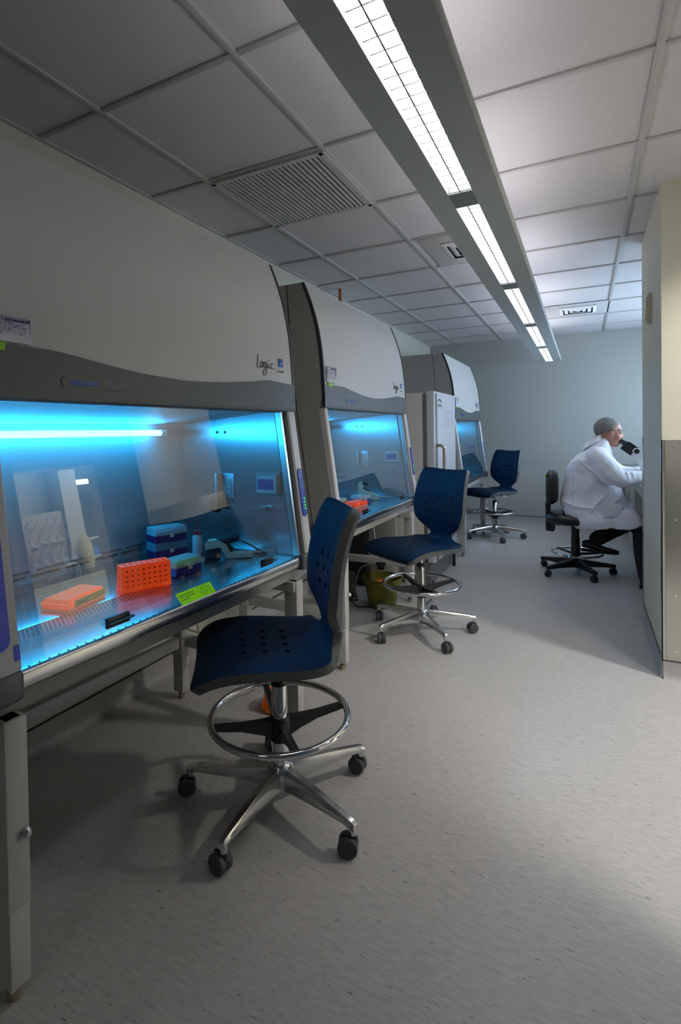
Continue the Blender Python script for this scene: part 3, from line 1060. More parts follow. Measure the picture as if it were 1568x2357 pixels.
C1 = ((-1.178, 0.611, 0.0), -math.radians(2.4))
C2 = ((-1.174, 2.385, 0.032), 0.0)
C3 = ((-1.115, 5.13, 0.010), 0.0)
cab1 = make_cabinet(C1[0], C1[1], 'nearest biosafety cabinet, glowing blue over an orange tube rack', (0.10, 1.085), 1)
cab2 = make_cabinet(C2[0], C2[1], 'second biosafety cabinet, between the nearest cabinet and the white fridge', (0.12, 1.085), 2)
cab3 = make_cabinet(C3[0], C3[1], 'farthest biosafety cabinet, partly hidden behind the white fridge', (0.12, 1.085), 2)
make_stand(C1[0], C1[1], 'painted leg stand under the nearest glowing cabinet')
for o_, lb_ in ((C2, 'painted leg stand under the second cabinet, above the green tub'), (C3, 'painted leg stand under the farthest cabinet')):
    st = make_stand((o_[0][0], o_[0][1], 0), o_[1], lb_)
    st.scale = (1, 1, 1.0 + o_[0][2] / 0.628)

# ------------------------------------------------------------------ saddle stools with blue shells
CH = {}


def shell(name, path, width, holes, mats, thick=0.026, ncol=14, dish=0.012, ends=(0.75, 0.75)):
    """curved padded shell: front pad (mat 0), rear shell and rim (mat 1)"""
    mb = MB()
    n = len(path)
    top, bot = [], []
    for i in range(n):
        f, z = path[i]
        a = path[max(i - 1, 0)]
        b = path[min(i + 1, n - 1)]
        t = Vector((b[0] - a[0], 0, b[1] - a[1])).normalized()
        nrm = Vector((t.z, 0, -t.x))      # pad side
        wv = width[i]
        ru, rl = [], []
        for j in range(ncol + 1):
            s = -1 + 2 * j / ncol
            e = abs(s) ** 2.0
            c = Vector((f, s * wv / 2, z)) + nrm * (dish * e * min(1.0, (wv / 0.40) ** 2))
            edge = max(0.0, (abs(s) - 0.80) / 0.20)
            th = thick * (1 - 0.35 * edge ** 2)
            if i < 3:
                th *= ends[0] + (1 - ends[0]) * i / 3
            elif i > n - 4:
                th *= ends[1] + (1 - ends[1]) * (n - 1 - i) / 3
            ru.append(c + nrm * th * 0.5)
            rl.append(c - nrm * th * 0.5)
        top.append(ru)
        bot.append(rl)
    bm = mb.bm
    T = [[bm.verts.new(p) for p in r] for r in top]
    B = [[bm.verts.new(p) for p in r] for r in bot]
    for i in range(n - 1):
        for j in range(ncol):
            bm.faces.new((T[i][j], T[i + 1][j], T[i + 1][j + 1], T[i][j + 1])).material_index = 0
            bm.faces.new((B[i][j], B[i][j + 1], B[i + 1][j + 1], B[i + 1][j])).material_index = 1
        for j in (0, ncol):
            bm.faces.new((T[i][j], B[i][j], B[i + 1][j], T[i + 1][j])).material_index = 1
    for i in (0, n - 1):
        for j in range(ncol):
            bm.faces.new((T[i][j], T[i][j + 1], B[i][j + 1], B[i][j])).material_index = 1
    o = mb.build(name, mats, None, 50)
    # punch the round holes
    cut = MB()
    for (p, nrm) in holes:
        cut.cyl(Vector(p) - Vector(nrm) * 0.08, Vector(p) + Vector(nrm) * 0.08, 0.0105, seg=14)
    co = cut.build('cutter', mats)
    bake(o, [('BOOLEAN', dict(operation='DIFFERENCE', object=co, solver='EXACT'))])
    bpy.data.meshes.remove(co.data)
    o.data.set_sharp_from_angle(angle=math.radians(50))
    me = o.data
    bpy.data.objects.remove(o)
    return me


def chair_meshes():
    # seat: front edge to rear, local +x is forward
    sp = smooth_path([(0.262, 0, 0.482), (0.240, 0, 0.507), (0.19, 0, 0.526), (0.10, 0, 0.531), (0.0, 0, 0.525), (-0.09, 0, 0.521), (-0.145, 0, 0.530), (-0.175, 0, 0.556), (-0.187, 0, 0.590)], 6)
    sp = [(p.x, p.z) for p in sp]
    n = len(sp)
    ws = []
    for i in range(n):
        t = i / (n - 1)
        ws.append(lerp([0, 0.05, 0.11, 0.22, 0.40, 0.58, 0.70, 0.78, 0.82, 0.86, 0.92, 1.0], [0.34, 0.41, 0.455, 0.480, 0.482, 0.462, 0.435, 0.405, 0.33, 0.24, 0.195, 0.178], t))
    hs = []
    for k, f in enumerate((0.12, 0.05, -0.02)):
        for s in range(4):
            y = (-1.5 + s) * 0.058 + (0.0 if k % 2 else 0.0)
            hs.append(((f, y, 0.526), (0, 0, 1)))
    CH['seat'] = shell('seat', sp, ws, hs, [M_CHAIRB, M_CHAIRG], 0.042, 16, 0.010, ends=(0.6, 1.0))
    bp = smooth_path([(-0.1867, 0, 0.588), (-0.190, 0, 0.63), (-0.190, 0, 0.70), (-0.197, 0, 0.78), (-0.213, 0, 0.86), (-0.240, 0, 0.94), (-0.260, 0, 0.985)], 7)
    bp = [(p.x, p.z) for p in bp]
    n = len(bp)
    wb = [lerp([0, 0.03, 0.07, 0.12, 0.18, 0.24, 0.30, 0.36, 0.44, 0.60, 0.80, 0.92, 0.96, 0.985, 1.0], [0.178, 0.184, 0.205, 0.250, 0.308, 0.358, 0.398, 0.422, 0.434, 0.426, 0.400, 0.380, 0.366, 0.34, 0.29], i / (n - 1)) for i in range(n)]
    hb = []
    for z, cnt in ((0.815, 4), (0.765, 5), (0.715, 4)):
        for s in range(cnt):
            hb.append(((-0.197, (s - (cnt - 1) / 2) * 0.062, z), (1, 0, 0)))
    CH['back'] = shell('backrest', bp, wb, hb, [M_CHAIRB, M_CHAIRG], 0.042, 16, 0.045, ends=(1.0, 0.75))


chair_meshes()


def make_chair(x, y, facing, base, label, casters):
    c = thing('lab_stool', label, 'stool', (x, y, 0), facing, None)
    link('seat', CH['seat'], c, 0)
    link('backrest', CH['back'], c, 0)

    def part(key, fn, m, parent, rz=0.0, loc=None, name=None):
        if key not in CH:
            o = fn().build(name or key, m, parent, 40)
            CH[key] = o.data
        else:
            o = link(name or key, CH[key], parent, 0)
        o.rotation_euler = (0, 0, rz)
        if loc:
            o.location = loc
        return o

    def mech():
        q = MB()
        q.box(-0.10, 0.10, -0.065, 0.065, 0.488, 0.503, 0.004)
        q.lathe([(0.030, 0.452), (0.045, 0.470), (0.055, 0.489)], (0, 0, 0), 16)
        for s in (-1, 1):
            q.tube(smooth_path([(-0.02, s * 0.04, 0.482), (0.06, s * 0.08, 0.480), (0.10, s * 0.14, 0.492), (0.10, s * 0.16, 0.508)], 4), 0.007, 8)
            q.tube(smooth_path([(-0.02, s * 0.04, 0.482), (-0.09, s * 0.07, 0.480), (-0.13, s * 0.10, 0.488), (-0.14, s * 0.11, 0.505)], 4), 0.007, 8)
        return q
    part('mechanism', mech, M_CHROME, c)
    part('piston', lambda: MB().cyl((0, 0, 0.40), (0, 0, 0.460), 0.0145, seg=16), M_CHROME, c)
    part('column', lambda: MB().lathe([(0.0265, 0.05), (0.0265, 0.408), (0.024, 0.411)], (0, 0, 0), 24).lathe([(0.014, 0.045), (0.016, 0.05)], (0, 0, 0), 12), M_CHROME, c)
    part('column_cap', lambda: MB().lathe([(0.0275, 0.402), (0.0275, 0.413), (0.020, 0.424), (0.015, 0.426)], (0, 0, 0), 20), M_BLACK, c)
    part('foot_ring', lambda: MB().tube([(0.229 * math.cos(2 * PI * k / 56), 0.229 * math.sin(2 * PI * k / 56), 0.298) for k in range(56)], 0.0115, 12, loop=True), M_CHROME, c)
    part('ring_hub', lambda: MB().lathe([(0.030, 0.215), (0.036, 0.225), (0.036, 0.285), (0.031, 0.296)], (0, 0, 0), 20), M_BLACK, c)

    def spoke():
        q = MB()
        st = [(0.025, 0.258, 0.030, 0.017), (0.06, 0.266, 0.022, 0.013), (0.13, 0.279, 0.012, 0.010), (0.212, 0.291, 0.010, 0.0085), (0.222, 0.292, 0.009, 0.008)]
        q.rings([[Vector((r, a * wd, z + b * hh)) for a, b in ((-1, -1), (1, -1), (1, 1), (-1, 1))] for r, z, hh, wd in st])
        return q
    for k in range(4):
        part('spoke', spoke, M_BLACK, c, rz=math.radians(45) + k * PI / 2 - facing)
    part('base_hub', lambda: MB().lathe([(0.030, 0.055), (0.042, 0.07), (0.046, 0.10), (0.042, 0.128), (0.030, 0.140)], (0, 0, 0), 24), M_ALU, c)

    def leg():
        q = MB()
        st = [(0.030, 0.062, 0.134, 0.022), (0.10, 0.072, 0.130, 0.0205), (0.20, 0.080, 0.119, 0.0175), (0.29, 0.084, 0.107, 0.0145), (0.318, 0.080, 0.103, 0.0135), (0.330, 0.078, 0.096, 0.0125)]
        q.rings([[Vector((r, s * wd, z)) for s, z in ((-0.8, a), (0.8, a), (1.0, a + (b - a) * 0.6), (0.55, b), (-0.55, b), (-1.0, a + (b - a) * 0.6))] for r, a, b, wd in st])
        q.cyl((0.318, 0, 0.064), (0.318, 0, 0.095), 0.0115, 0.0125, 14)
        return q

    def caster():
        q = MB()
        for s in (-1, 1):
            q.lathe([(0.010, 0.0045), (0.0285, 0.0055), (0.030, 0.010), (0.030, 0.019), (0.027, 0.0225), (0.012, 0.0235)], (0, 0, 0), 24, M=Matrix.Translation((0.014, 0, 0.030)) @ Matrix.Rotation(-s * PI / 2, 4, 'X'), mi=1)
        q.box(-0.012, 0.036, -0.006, 0.006, 0.016, 0.058, 0.004)
        q.lathe([(0.0285, -0.0046), (0.0285, 0.0046)], (0, 0, 0), 20, M=Matrix.Translation((0.014, 0, 0.030)) @ Matrix.Rotation(PI / 2, 4, 'X'))
        q.cyl((0, 0, 0.040), (0, 0, 0.078), 0.0095, seg=12)
        return q
    for k in range(5):
        lg = part('leg', leg, M_ALU, c, rz=base + k * 2 * PI / 5 - facing)
        part('caster', caster, [M_BLACK, M_WHEEL], lg, rz=math.radians(casters[k]), loc=(0.318, 0, 0))
    return c


make_chair(-0.915, 1.478, math.radians(217), math.radians(54.6), 'blue shell stool pulled up to the nearest cabinet, largest of the blue stools', (125, 160, 20, -100, 215))
make_chair(-0.903, 3.150, math.radians(238), math.radians(22), 'blue shell stool in front of the second cabinet, beside the green tub', (200, 250, 130, 60, 10))
make_chair(-0.925, 6.270, math.radians(231), math.radians(4), 'blue shell stool by the back wall at the farthest cabinet', (200, 250, 130, 60, 10))

# ------------------------------------------------------------------ things in the cabinets
ZD1 = 0.7285


def yawm(dx, dy):
    return math.atan2(dy, dx)


def tube_rack(x, y, z, rz, label, m=M_ORANGE, L=0.166, W0=0.062, W1=0.044, H=0.085):
    t = thing('tube_rack', label, 'tube rack', (x, y, z), rz)
    q = MB()
    # tapered box, length along x
    th = 0.002
    q.rings([[Vector((sx * L / 2, sy * wd / 2, zz)) for sx, sy in ((-1, -1), (1, -1), (1, 1), (-1, 1))] for zz, wd in ((0.004, W0), (H - 0.004, W1))], caps=False)
    q.rings([[Vector((sx * (L / 2 - th), sy * (wd / 2 - th), zz)) for sx, sy in ((-1, -1), (1, -1), (1, 1), (-1, 1))] for zz, wd in ((0.004, W0), (H - 0.004, W1))], caps=False)
    q.box(-L / 2, L / 2, -W1 / 2 - 0.002, W1 / 2 + 0.002, H - 0.006, H, 0.002)
    q.box(-L / 2 - 0.002, L / 2 + 0.002, -W0 / 2 - 0.002, -W0 / 2 + 0.002, 0.002, 0.006)
    q.box(-L / 2 - 0.002, L / 2 + 0.002, W0 / 2 - 0.002, W0 / 2 + 0.002, 0.002, 0.006)
    for sx in (-1, 1):
        for sy in (-1, 1):
            q.box(sx * (L / 2 - 0.012) - 0.008, sx * (L / 2 - 0.012) + 0.008, sy * (W0 / 2 - 0.003) - 0.003, sy * (W0 / 2 - 0.003) + 0.003, 0, 0.005)
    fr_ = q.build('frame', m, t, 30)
    # holes: slim rings around dark openings on both long faces and the top
    hq, rq = MB(), MB()
    for i in range(8):
        for j in range(4):
            zz = 0.018 + j * 0.0165
            xx = -L / 2 + 0.018 + i * (L - 0.036) / 7
            for s in (-1, 1):
                wd = (W0 + (W1 - W0) * zz / H) / 2
                c = Vector((xx, s * wd, zz))
                hq.cyl(c - Vector((0, s * 0.004, 0)), c + Vector((0, s * 0.0004, 0)), 0.0045, seg=10)
                rq.tube([c + Vector((0.0055 * math.cos(a * PI / 5), s * 0.0004, 0.0055 * math.sin(a * PI / 5))) for a in range(10)], 0.0010, 5, loop=True)
        for j in range(3):
            c = Vector((-L / 2 + 0.018 + i * (L - 0.036) / 7, (-1 + j) * 0.0145, H))
            hq.cyl(c - Vector((0, 0, 0.004)), c + Vector((0, 0, 0.0004)), 0.0058, seg=10)
            rq.tube([c + Vector((0.0066 * math.cos(a * PI / 5), 0.0066 * math.sin(a * PI / 5), 0.0004)) for a in range(10)], 0.0010, 5, loop=True)
    for j in range(4):
        for s in (-1, 1):
            c = Vector((s * L / 2, 0, 0.018 + j * 0.0165))
            hq.cyl(c - Vector((s * 0.004, 0, 0)), c + Vector((s * 0.0004, 0, 0)), 0.004, seg=10)
    hq.build('hole_shadows', mat('orange_hole', (0.55, 0.035, 0.006), 0.6, emit=((1.0, 0.05, 0.003), 0.15)), fr_)  # darker discs in place of the holes, given a weak glow too
    rq.build('hole_rims', m, fr_, 60)
    return t


tube_rack(-1.327, 1.289, ZD1, yawm(0.071, 0.150), 'orange tube rack standing on end in the nearest cabinet')


def lying_rack(x, y, z, rz, label, tape):
    t = thing('sample_box', label, 'sample box', (x, y, z), rz)
    q = MB()
    L, W, H = 0.162, 0.094, 0.036
    q.rings([[Vector((sx * (L / 2 - o), sy * (W / 2 - o), zz)) for sx, sy in ((-1, -1), (1, -1), (1, 1), (-1, 1))] for zz, o in ((0.001, 0.0), (H - 0.008, 0.003), (H, 0.006))])
    for i in range(10):
        xx = -L / 2 + 0.012 + i * (L - 0.024) / 9
        q.cyl((xx, -W / 2 + 0.006, H), (xx, -W / 2 + 0.006, H + 0.0015), 0.005, seg=8)
    q.box(-L / 2 - 0.003, L / 2 + 0.003, -W / 2 - 0.003, W / 2 + 0.003, H - 0.016, H - 0.011, 0.001)
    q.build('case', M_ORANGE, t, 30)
    q = MB()
    q.box(-L / 2 - 0.001, L / 2 + 0.001, -W / 2 - 0.0005, W / 2 + 0.0005, 0.0, 0.010)
    q.build('lower_tray', M_LID, t)
    if tape:
        q = MB()
        q.box(-0.055, L / 2 - 0.002, -W / 2 - 0.0045, -W / 2 - 0.0025, 0.010, 0.0305)
        tp = q.build('tape_strip', M_YTAPE, t)
        text('tape_lettering', 'Save JD', 0.016, M_INK, tp, (-0.044, -W / 2 - 0.0050, 0.0145), (1, 0, 0), (0, 0, 1), bold=0.0002)
    return t


lying_rack(-1.395, 1.068, ZD1, yawm(-0.03, 0.155) - 0.0 , 'flat orange sample box with a yellow tape strip in the nearest cabinet', True)


def tip_box(x, y, z, rz, label, base, lid, inner=None, L=0.122, W=0.082, hb=0.030, hl=0.022):
    t = thing('tip_box', label, 'tip box', (x, y, z), rz)
    MB().rings([[Vector((p[0] * k, p[1] * k, zz)) for p in rrect(L, W, 0.006, 3)] for zz, k in ((0, 0.965), (0.003, 0.985), (hb, 1.0))]).build('base', base, t)
    lidq = MB().rings([[Vector((p[0] * k, p[1] * k, zz)) for p in rrect(L, W, 0.006, 3)] for zz, k in ((hb, 1.012), (hb + 0.003, 1.012), (hb + hl, 0.965), (hb + hl + 0.001, 0.94))])
    q = lidq
    for a, b in ((-0.03, 0.01), (0.025, -0.012), (0.0, 0.02)):
        q.cyl((a, b, hb + hl + 0.0005), (a, b, hb + hl + 0.002), 0.014, seg=12)
    lo = q.build('lid', lid, t)
    MB().box(-0.010, 0.010, -W / 2 - 0.003, -W / 2, hb - 0.012, hb + 0.004, 0.001).build('latch', M_LABEL, t)
    if inner:
        MB().box(-L / 2 + 0.006, L / 2 - 0.006, -W / 2 + 0.006, W / 2 - 0.006, hb, hb + 0.014).build('tip_insert', inner, t)
    return t


# tip boxes stacked at the back, one in front
rz_s = yawm(0.057, 0.150) - 0.0
px_, py_ = -1.580, 1.668
tip_box(px_, py_, ZD1, rz_s, 'purple based tip box with a clear blue lid, bottom of the stack', M_PURPLE, M_LIDB, L=0.150, W=0.09, hb=0.034, hl=0.030)
tip_box(px_, py_, ZD1 + 0.0655, rz_s, 'purple based tip box with a pale lid, top of the stack', M_PURPLE, M_LID, M_LABEL, L=0.146, W=0.09, hb=0.031, hl=0.029)
tip_box(-1.333, 1.487, ZD1, yawm(0.013, 0.124), 'purple based tip box with yellow green insert, right of the tall orange rack', M_INDIGO, M_LID, M_YRACK, L=0.126, W=0.078, hb=0.031, hl=0.026)

# wash bottle
wb = thing('wash_bottle', 'small wash bottle with red cap and bent red spout', 'bottle', (-1.478, 1.742, ZD1))
MB().lathe([(0.019, 0.0), (0.0215, 0.004), (0.0215, 0.072), (0.018, 0.080), (0.0155, 0.083), (0.0155, 0.086)], (0, 0, 0), 20).build('body', M_BOTTLE, wb)
MB().lathe([(0.017, 0.086), (0.017, 0.101), (0.006, 0.105)], (0, 0, 0), 18).build('cap', M_REDP, wb)
MB().tube(smooth_path([(0, 0, 0.10), (0.001, 0.001, 0.140), (-0.004, -0.004, 0.149), (-0.018, -0.030, 0.142), (-0.026, -0.048, 0.134)], 4), 0.0026, 8).build('spout', M_REDP, wb)


def pipette_aid(x, y, z, rz, label, upright):
    t = thing('pipette_aid', label, 'pipette controller', (x, y, z), rz)
    q = MB()
    if upright:
        q.prism([(-0.012, 0.0), (0.014, 0.0), (0.010, 0.030), (0.100, -0.0), (0.128, 0.004), (0.128, 0.030), (0.115, 0.034), (0.022, 0.075), (0.018, 0.118), (0.006, 0.128), (-0.010, 0.124), (-0.014, 0.075)], -0.016, 0.016)
        q.build('body', M_CREAM, t)
        MB().cyl((0.008, 0.0, 0.118), (0.050, 0.0, 0.106), 0.010, 0.008, 12).build('nozzle', M_BLACK, t)
        q = MB()
        for a, b in ((0.024, 0.080), (0.040, 0.068), (0.058, 0.060)):
            q.cyl((a, 0, b - 0.01), (a + 0.008, 0, b + 0.006), 0.007, seg=10)
        q.build('trigger', M_BLACK, t)
        MB().cyl((0.10, 0.015, 0.020), (0.23, 0.03, 0.020), 0.004, seg=8).build('pipette', M_LID, t)
        return t
    q.prism([(-0.075, 0.058), (-0.060, 0.075), (-0.020, 0.078), (0.012, 0.060), (0.030, 0.024), (0.115, 0.020), (0.122, 0.014), (0.122, 0.002), (0.020, 0.0), (-0.010, 0.046), (-0.072, 0.038)], -0.019, 0.019)
    q.build('body', M_CREAM, t)
    q = MB()
    q.cyl((-0.024, 0, 0.066), (0.058, 0.0, 0.083), 0.017, 0.018, 14)
    q.cyl((0.058, 0.0, 0.083), (0.066, 0.0, 0.085), 0.012, 0.010, 12)
    q.cyl((0.012, 0.0, 0.055), (0.040, 0.0, 0.030), 0.012, 0.010, 12)
    q.build('motor', M_BLACK, t)
    q = MB()
    q.box(-0.075, -0.010, -0.016, 0.016, 0.0, 0.040, 0.004)
    q.build('foot', M_BLACK, t)
    MB().tube(smooth_path([(0.06, 0.0, 0.070), (0.10, 0.02, 0.052), (0.15, 0.04, 0.016), (0.18, 0.03, 0.004), (0.12, 0.035, 0.004)], 5), 0.004, 8).build('hose', M_BLACK, t)
    MB().cyl((0.08, 0.03, 0.012), (0.21, 0.05, 0.012), 0.006, 0.006, 10).build('pipette', M_LID, t)
    return t


pipette_aid(-1.335, 1.735, ZD1, yawm(0.08, 0.05), 'cream and black pipette controller lying in the nearest cabinet', False)
# power adapter hanging under the outlet
ad = thing('power_adapter', 'black plug adapter with cord hanging under the chamber outlet', 'adapter')
q = MB()
Mx = Matrix.Translation((-1.470, 1.865, 0.930)) @ Matrix.Rotation(math.radians(12), 4, 'Y')
q.box(-0.022, 0.022, -0.022, 0.022, -0.035, 0.045, 0.006, M=Mx)
q.build('brick', M_BLACK, ad)
MB().tube(smooth_path([(-1.465, 1.86, 0.90), (-1.41, 1.845, 0.86), (-1.405, 1.83, 0.81), (-1.44, 1.80, 0.765), (-1.50, 1.77, 0.735), (-1.43, 1.73, 0.733)], 6), 0.0028, 7).build('cord', M_BLACK, ad)

# warning sticker on the nearest sash
stk = thing('warning_sticker', 'lime green warning sticker along the bottom of the nearest glass sash', 'sticker', C1[0], C1[1])
Ms = Matrix.Translation((0.0650, 0.665, 0.7445)) @ Matrix.Rotation(-math.atan2(0.079, 0.607), 4, 'Y')
q = MB()
q.rings([[Ms @ Vector((d, a, b)) for a, b in ((-0.068, -0.0195), (0.086, -0.0195), (0.062, 0.0195), (-0.092, 0.0195))] for d in (0.0, 0.0008)])
q.build('label_sheet', M_LIME, stk)
Yd = Ms.to_3x3() @ Vector((0, 0, 1))
for i, (s, sz) in enumerate((('Warning: Damage will result', 0.0056), ('if sash is forced. Lift evenly', 0.0056), ('by both handles.', 0.0056))):
    text('sticker_lettering', s, sz, M_INK, stk, Ms @ Vector((0.0009, -0.080 + i * 0.005, 0.008 - i * 0.0075)), (0, 1, 0), Yd)
q = MB()
for pts in ([(0.018, 0.012), (0.020, -0.006), (0.050, -0.006), (0.044, 0.012), (0.018, 0.012)], [(0.025, 0.010), (0.040, -0.004)], [(0.052, 0.014), (0.064, -0.012), (0.072, -0.012)], [(0.030, -0.010), (0.040, -0.014), (0.048, -0.010)]):
    q.tube([Ms @ Vector((0.001, a, b)) for a, b in pts], 0.0006, 5)
q.build('sticker_drawing', M_INK, stk)

# second cabinet's things
ZD2 = ZD1 + 0.032
lying_rack(-1.308, 3.075, ZD2, yawm(0.03, 0.227), 'flat orange sample box at the left of the second cabinet', False)
tip_box(-1.345, 3.260, ZD2, yawm(0.03, 0.10), 'purple tip box with a clear lid in the second cabinet, touching the pipette controller', M_INDIGO, M_LID, M_LABEL, L=0.125)
tip_box(-1.435, 3.06, ZD2, yawm(0.03, 0.10), 'tip box with yellow insert tucked behind the second cabinet column', M_PURPLE, M_LID, M_YRACK, L=0.125)
pipette_aid(-1.415, 3.43, ZD2, yawm(0.13, 0.02), 'cream pipette controller standing up in the second cabinet', True)
t = thing('pipette_aid', 'small pale pipette lying in the farthest cabinet', 'pipette', (-1.36, 6.32, ZD1 + 0.010))
MB().cyl((0, 0, 0.008), (0.10, 0.02, 0.008), 0.008, 0.006, 10).build('body', M_LABEL, t)

# ------------------------------------------------------------------ under the cabinets
def erlenmeyer(x, y, z, k, label, fill, stopper):
    t = thing('conical_flask', label, 'flask', (x, y, z))
    prof = [(0.078, 0.002), (0.083, 0.012), (0.080, 0.028), (0.028, 0.165), (0.0245, 0.185), (0.0245, 0.225), (0.029, 0.230)]
    MB().lathe([(r * k, h * k) for r, h in prof], (0, 0, 0), 28, caps=False).lathe([(0.0005, 0.002 * k), (0.078 * k, 0.002 * k)], (0, 0, 0), 28, caps=False).build('glass', M_FLASK, t, 60)
    top = fill * k
    rt = lerp([0.028, 0.165], [0.080, 0.028], fill)
    MB().lathe([(0.074 * k, 0.004 * k), (0.0795 * k, 0.013 * k), (0.0765 * k, 0.028 * k), ((rt - 0.003) * k, top)], (0, 0, 0), 28).build('media', M_MEDIA, t, 60)
    if stopper:
        MB().lathe([(0.020 * k, 0.214 * k), (0.024 * k, 0.238 * k), (0.031 * k, 0.240 * k), (0.031 * k, 0.252 * k), (0.018 * k, 0.254 * k)], (0, 0, 0), 18).build('stopper', M_BLACK, t)
    return t


erlenmeyer(-1.240, 1.995, 0.0, 0.98, 'conical flask of orange media on the floor behind the nearest stool', 0.075, False)
tub = thing('storage_tub', 'olive green plastic tub on the floor under the second cabinet', 'tub', (-1.29, 3.50, 0))
q = MB()
prof = [(0.095, 0.0), (0.125, 0.170), (0.128, 0.172), (0.140, 0.174), (0.142, 0.205), (0.137, 0.207), (0.134, 0.180), (0.121, 0.176), (0.092, 0.006), (0.001, 0.005)]
q.lathe(prof, (0, 0, 0), 36)
q.build('shell', M_TUB, tub, 40)
MB().box(0.04, 0.075, -0.135, -0.125, 0.168, 0.176).build('handle_lug', M_TUB, tub)
erlenmeyer(-1.297, 3.50, 0.0065, 1.17, 'stoppered conical flask with orange liquid standing in the olive tub', 0.145, True)
# tubing
hose = MB()
hose.tube(smooth_path([(-1.297, 3.50, 0.30), (-1.30, 3.52, 0.38), (-1.36, 3.56, 0.47), (-1.40, 3.62, 0.63)], 8), 0.004, 8)
hose.tube(smooth_path([(-1.30, 3.50, 0.285), (-1.36, 3.45, 0.30), (-1.45, 3.46, 0.24), (-1.50, 3.50, 0.06), (-1.52, 3.56, 0.01)], 8), 0.004, 8)
tag(hose.build('vacuum_tubing', M_TUBE), 'clear tubing looping from the stoppered flask in the olive tub', 'tubing')
h2 = MB().tube(smooth_path([(-1.60, 1.62, 0.628), (-1.50, 1.66, 0.45), (-1.46, 1.74, 0.385), (-1.52, 1.70, 0.37), (-1.60, 1.56, 0.41), (-1.69, 1.46, 0.35)], 8), 0.0045, 8)
h2.tube(smooth_path([(-1.58, 1.72, 0.628), (-1.52, 1.78, 0.40), (-1.60, 1.90, 0.20), (-1.50, 2.05, 0.02), (-1.32, 2.10, 0.10), (-1.240, 1.995, 0.21)], 8), 0.0035, 8)
tag(h2.build('drain_tubing', M_TUBE), 'thin clear tubing looping below the nearest cabinet', 'tubing')
pump = thing('vacuum_pump', 'dark round vacuum pump on the floor left of the olive tub', 'pump', (-1.60, 3.52, 0), 0.5)
q = MB()
q.lathe([(0.05, -0.09), (0.085, -0.085), (0.09, 0.0), (0.085, 0.085), (0.05, 0.09)], (0, 0, 0), 24, M=Matrix.Translation((0, 0, 0.115)) @ Matrix.Rotation(PI / 2, 4, 'Y'))
q.build('motor_case', mat('pump_grey', (0.10, 0.10, 0.095), 0.4), pump)
q = MB()
q.box(-0.10, 0.10, -0.075, 0.075, 0.0, 0.03, 0.006)
q.build('foot_plate', M_BLACK, pump)
MB().tube(smooth_path([(0.02, -0.08, 0.10), (0.03, -0.13, 0.05), (0.08, -0.20, 0.008), (0.16, -0.21, 0.008), (0.20, -0.26, 0.008)], 6), 0.005, 8).build('power_cord', M_BLACK, pump)
tag(MB().box(-1.86, -1.56, 3.86, 3.95, 0.02, 0.62, 0.006).build('board', M_BLACK), 'black upright panel behind the olive tub', 'panel')
tag(MB().box(-1.66, -1.34, 3.965, 4.05, 0.0, 0.60, 0.004).build('cardboard_sheet', mat('pale_panel', (0.42, 0.41, 0.38), 0.6)), 'pale upright panel between the olive tub and the fridge', 'panel')

# ------------------------------------------------------------------ fridge
fg = thing('laboratory_fridge', 'tall white upright laboratory fridge between the second and farthest cabinets', 'fridge', (-1.05, 4.08, 0))
FT = 1.545
MB().box(-0.80, -0.095, 0.0, 0.755, 0.19, FT, 0.006).build('carcass', M_FRIDGE_S, fg)
MB().box(-0.095, -0.065, 0.006, 0.745, 0.20, FT - 0.008).build('door_gasket', M_TRIMG, fg)
dr = MB().box(-0.065, 0.0, 0.0, 0.755, 0.19, FT + 0.010, 0.008).build('door', M_FRIDGE, fg)
MB().box(-0.012, 0.003, 0.030, 0.085, 0.195, FT - 0.010, 0.001).build('edge_strip', M_TRIMG, dr)
hd = MB().tube(smooth_path([(0.0, 0.060, 1.120), (0.035, 0.060, 1.122), (0.058, 0.062, 1.105), (0.060, 0.064, 1.06), (0.060, 0.064, 0.80), (0.060, 0.064, 0.62), (0.052, 0.062, 0.595), (0.0, 0.060, 0.59)], 5), 0.0135, 12)
hd.build('handle', M_BRASS, dr)
q = MB()
q.tube([(0.0012, 0.170 + 0.060 * math.cos(a), 1.452 + 0.040 * math.sin(a)) for a in [PI * (0.12 + 0.76 * i / 14) for i in range(15)]], [0.001 + 0.006 * math.sin(PI * i / 14) for i in range(15)], 6)
q.build('logo_arch', M_INK, dr)
text('logo_lettering', 'symphony', 0.036, M_INK, dr, (0.0006, 0.100, 1.435), (0, 1, 0), (0, 0, 1), fit=0.15)
q = MB()
rn = random.Random(9)
for i in range(9):
    z = 1.395 - i * 0.0145
    for y0_ in (0.345, 0.46, 0.575):
        q.box(0.0, 0.0008, y0_, y0_ + rn.uniform(0.05, 0.10), z, z + (0.008 if i == 0 else 0.003))
q.build('notice_lines', mat('ink_faint', (0.35, 0.36, 0.40), 0.5), dr)
text('lower_lettering', 'innova', 0.060, M_INKB, dr, (0.0006, 0.49, 0.325), (0, 1, 0), (0, 0, 1), shear=0.3)
MB().box(-0.78, -0.045, 0.02, 0.735, 0.02, 0.19).build('kick_plate', M_KICK, fg)
for x, y in ((-0.02, 0.72), (-0.05, 0.06), (-0.75, 0.06), (-0.75, 0.70)):
    MB().cyl((x, y, 0.0), (x, y, 0.195 if x > -0.04 else 0.03), 0.016, seg=12).build('foot', M_BLACK, fg)

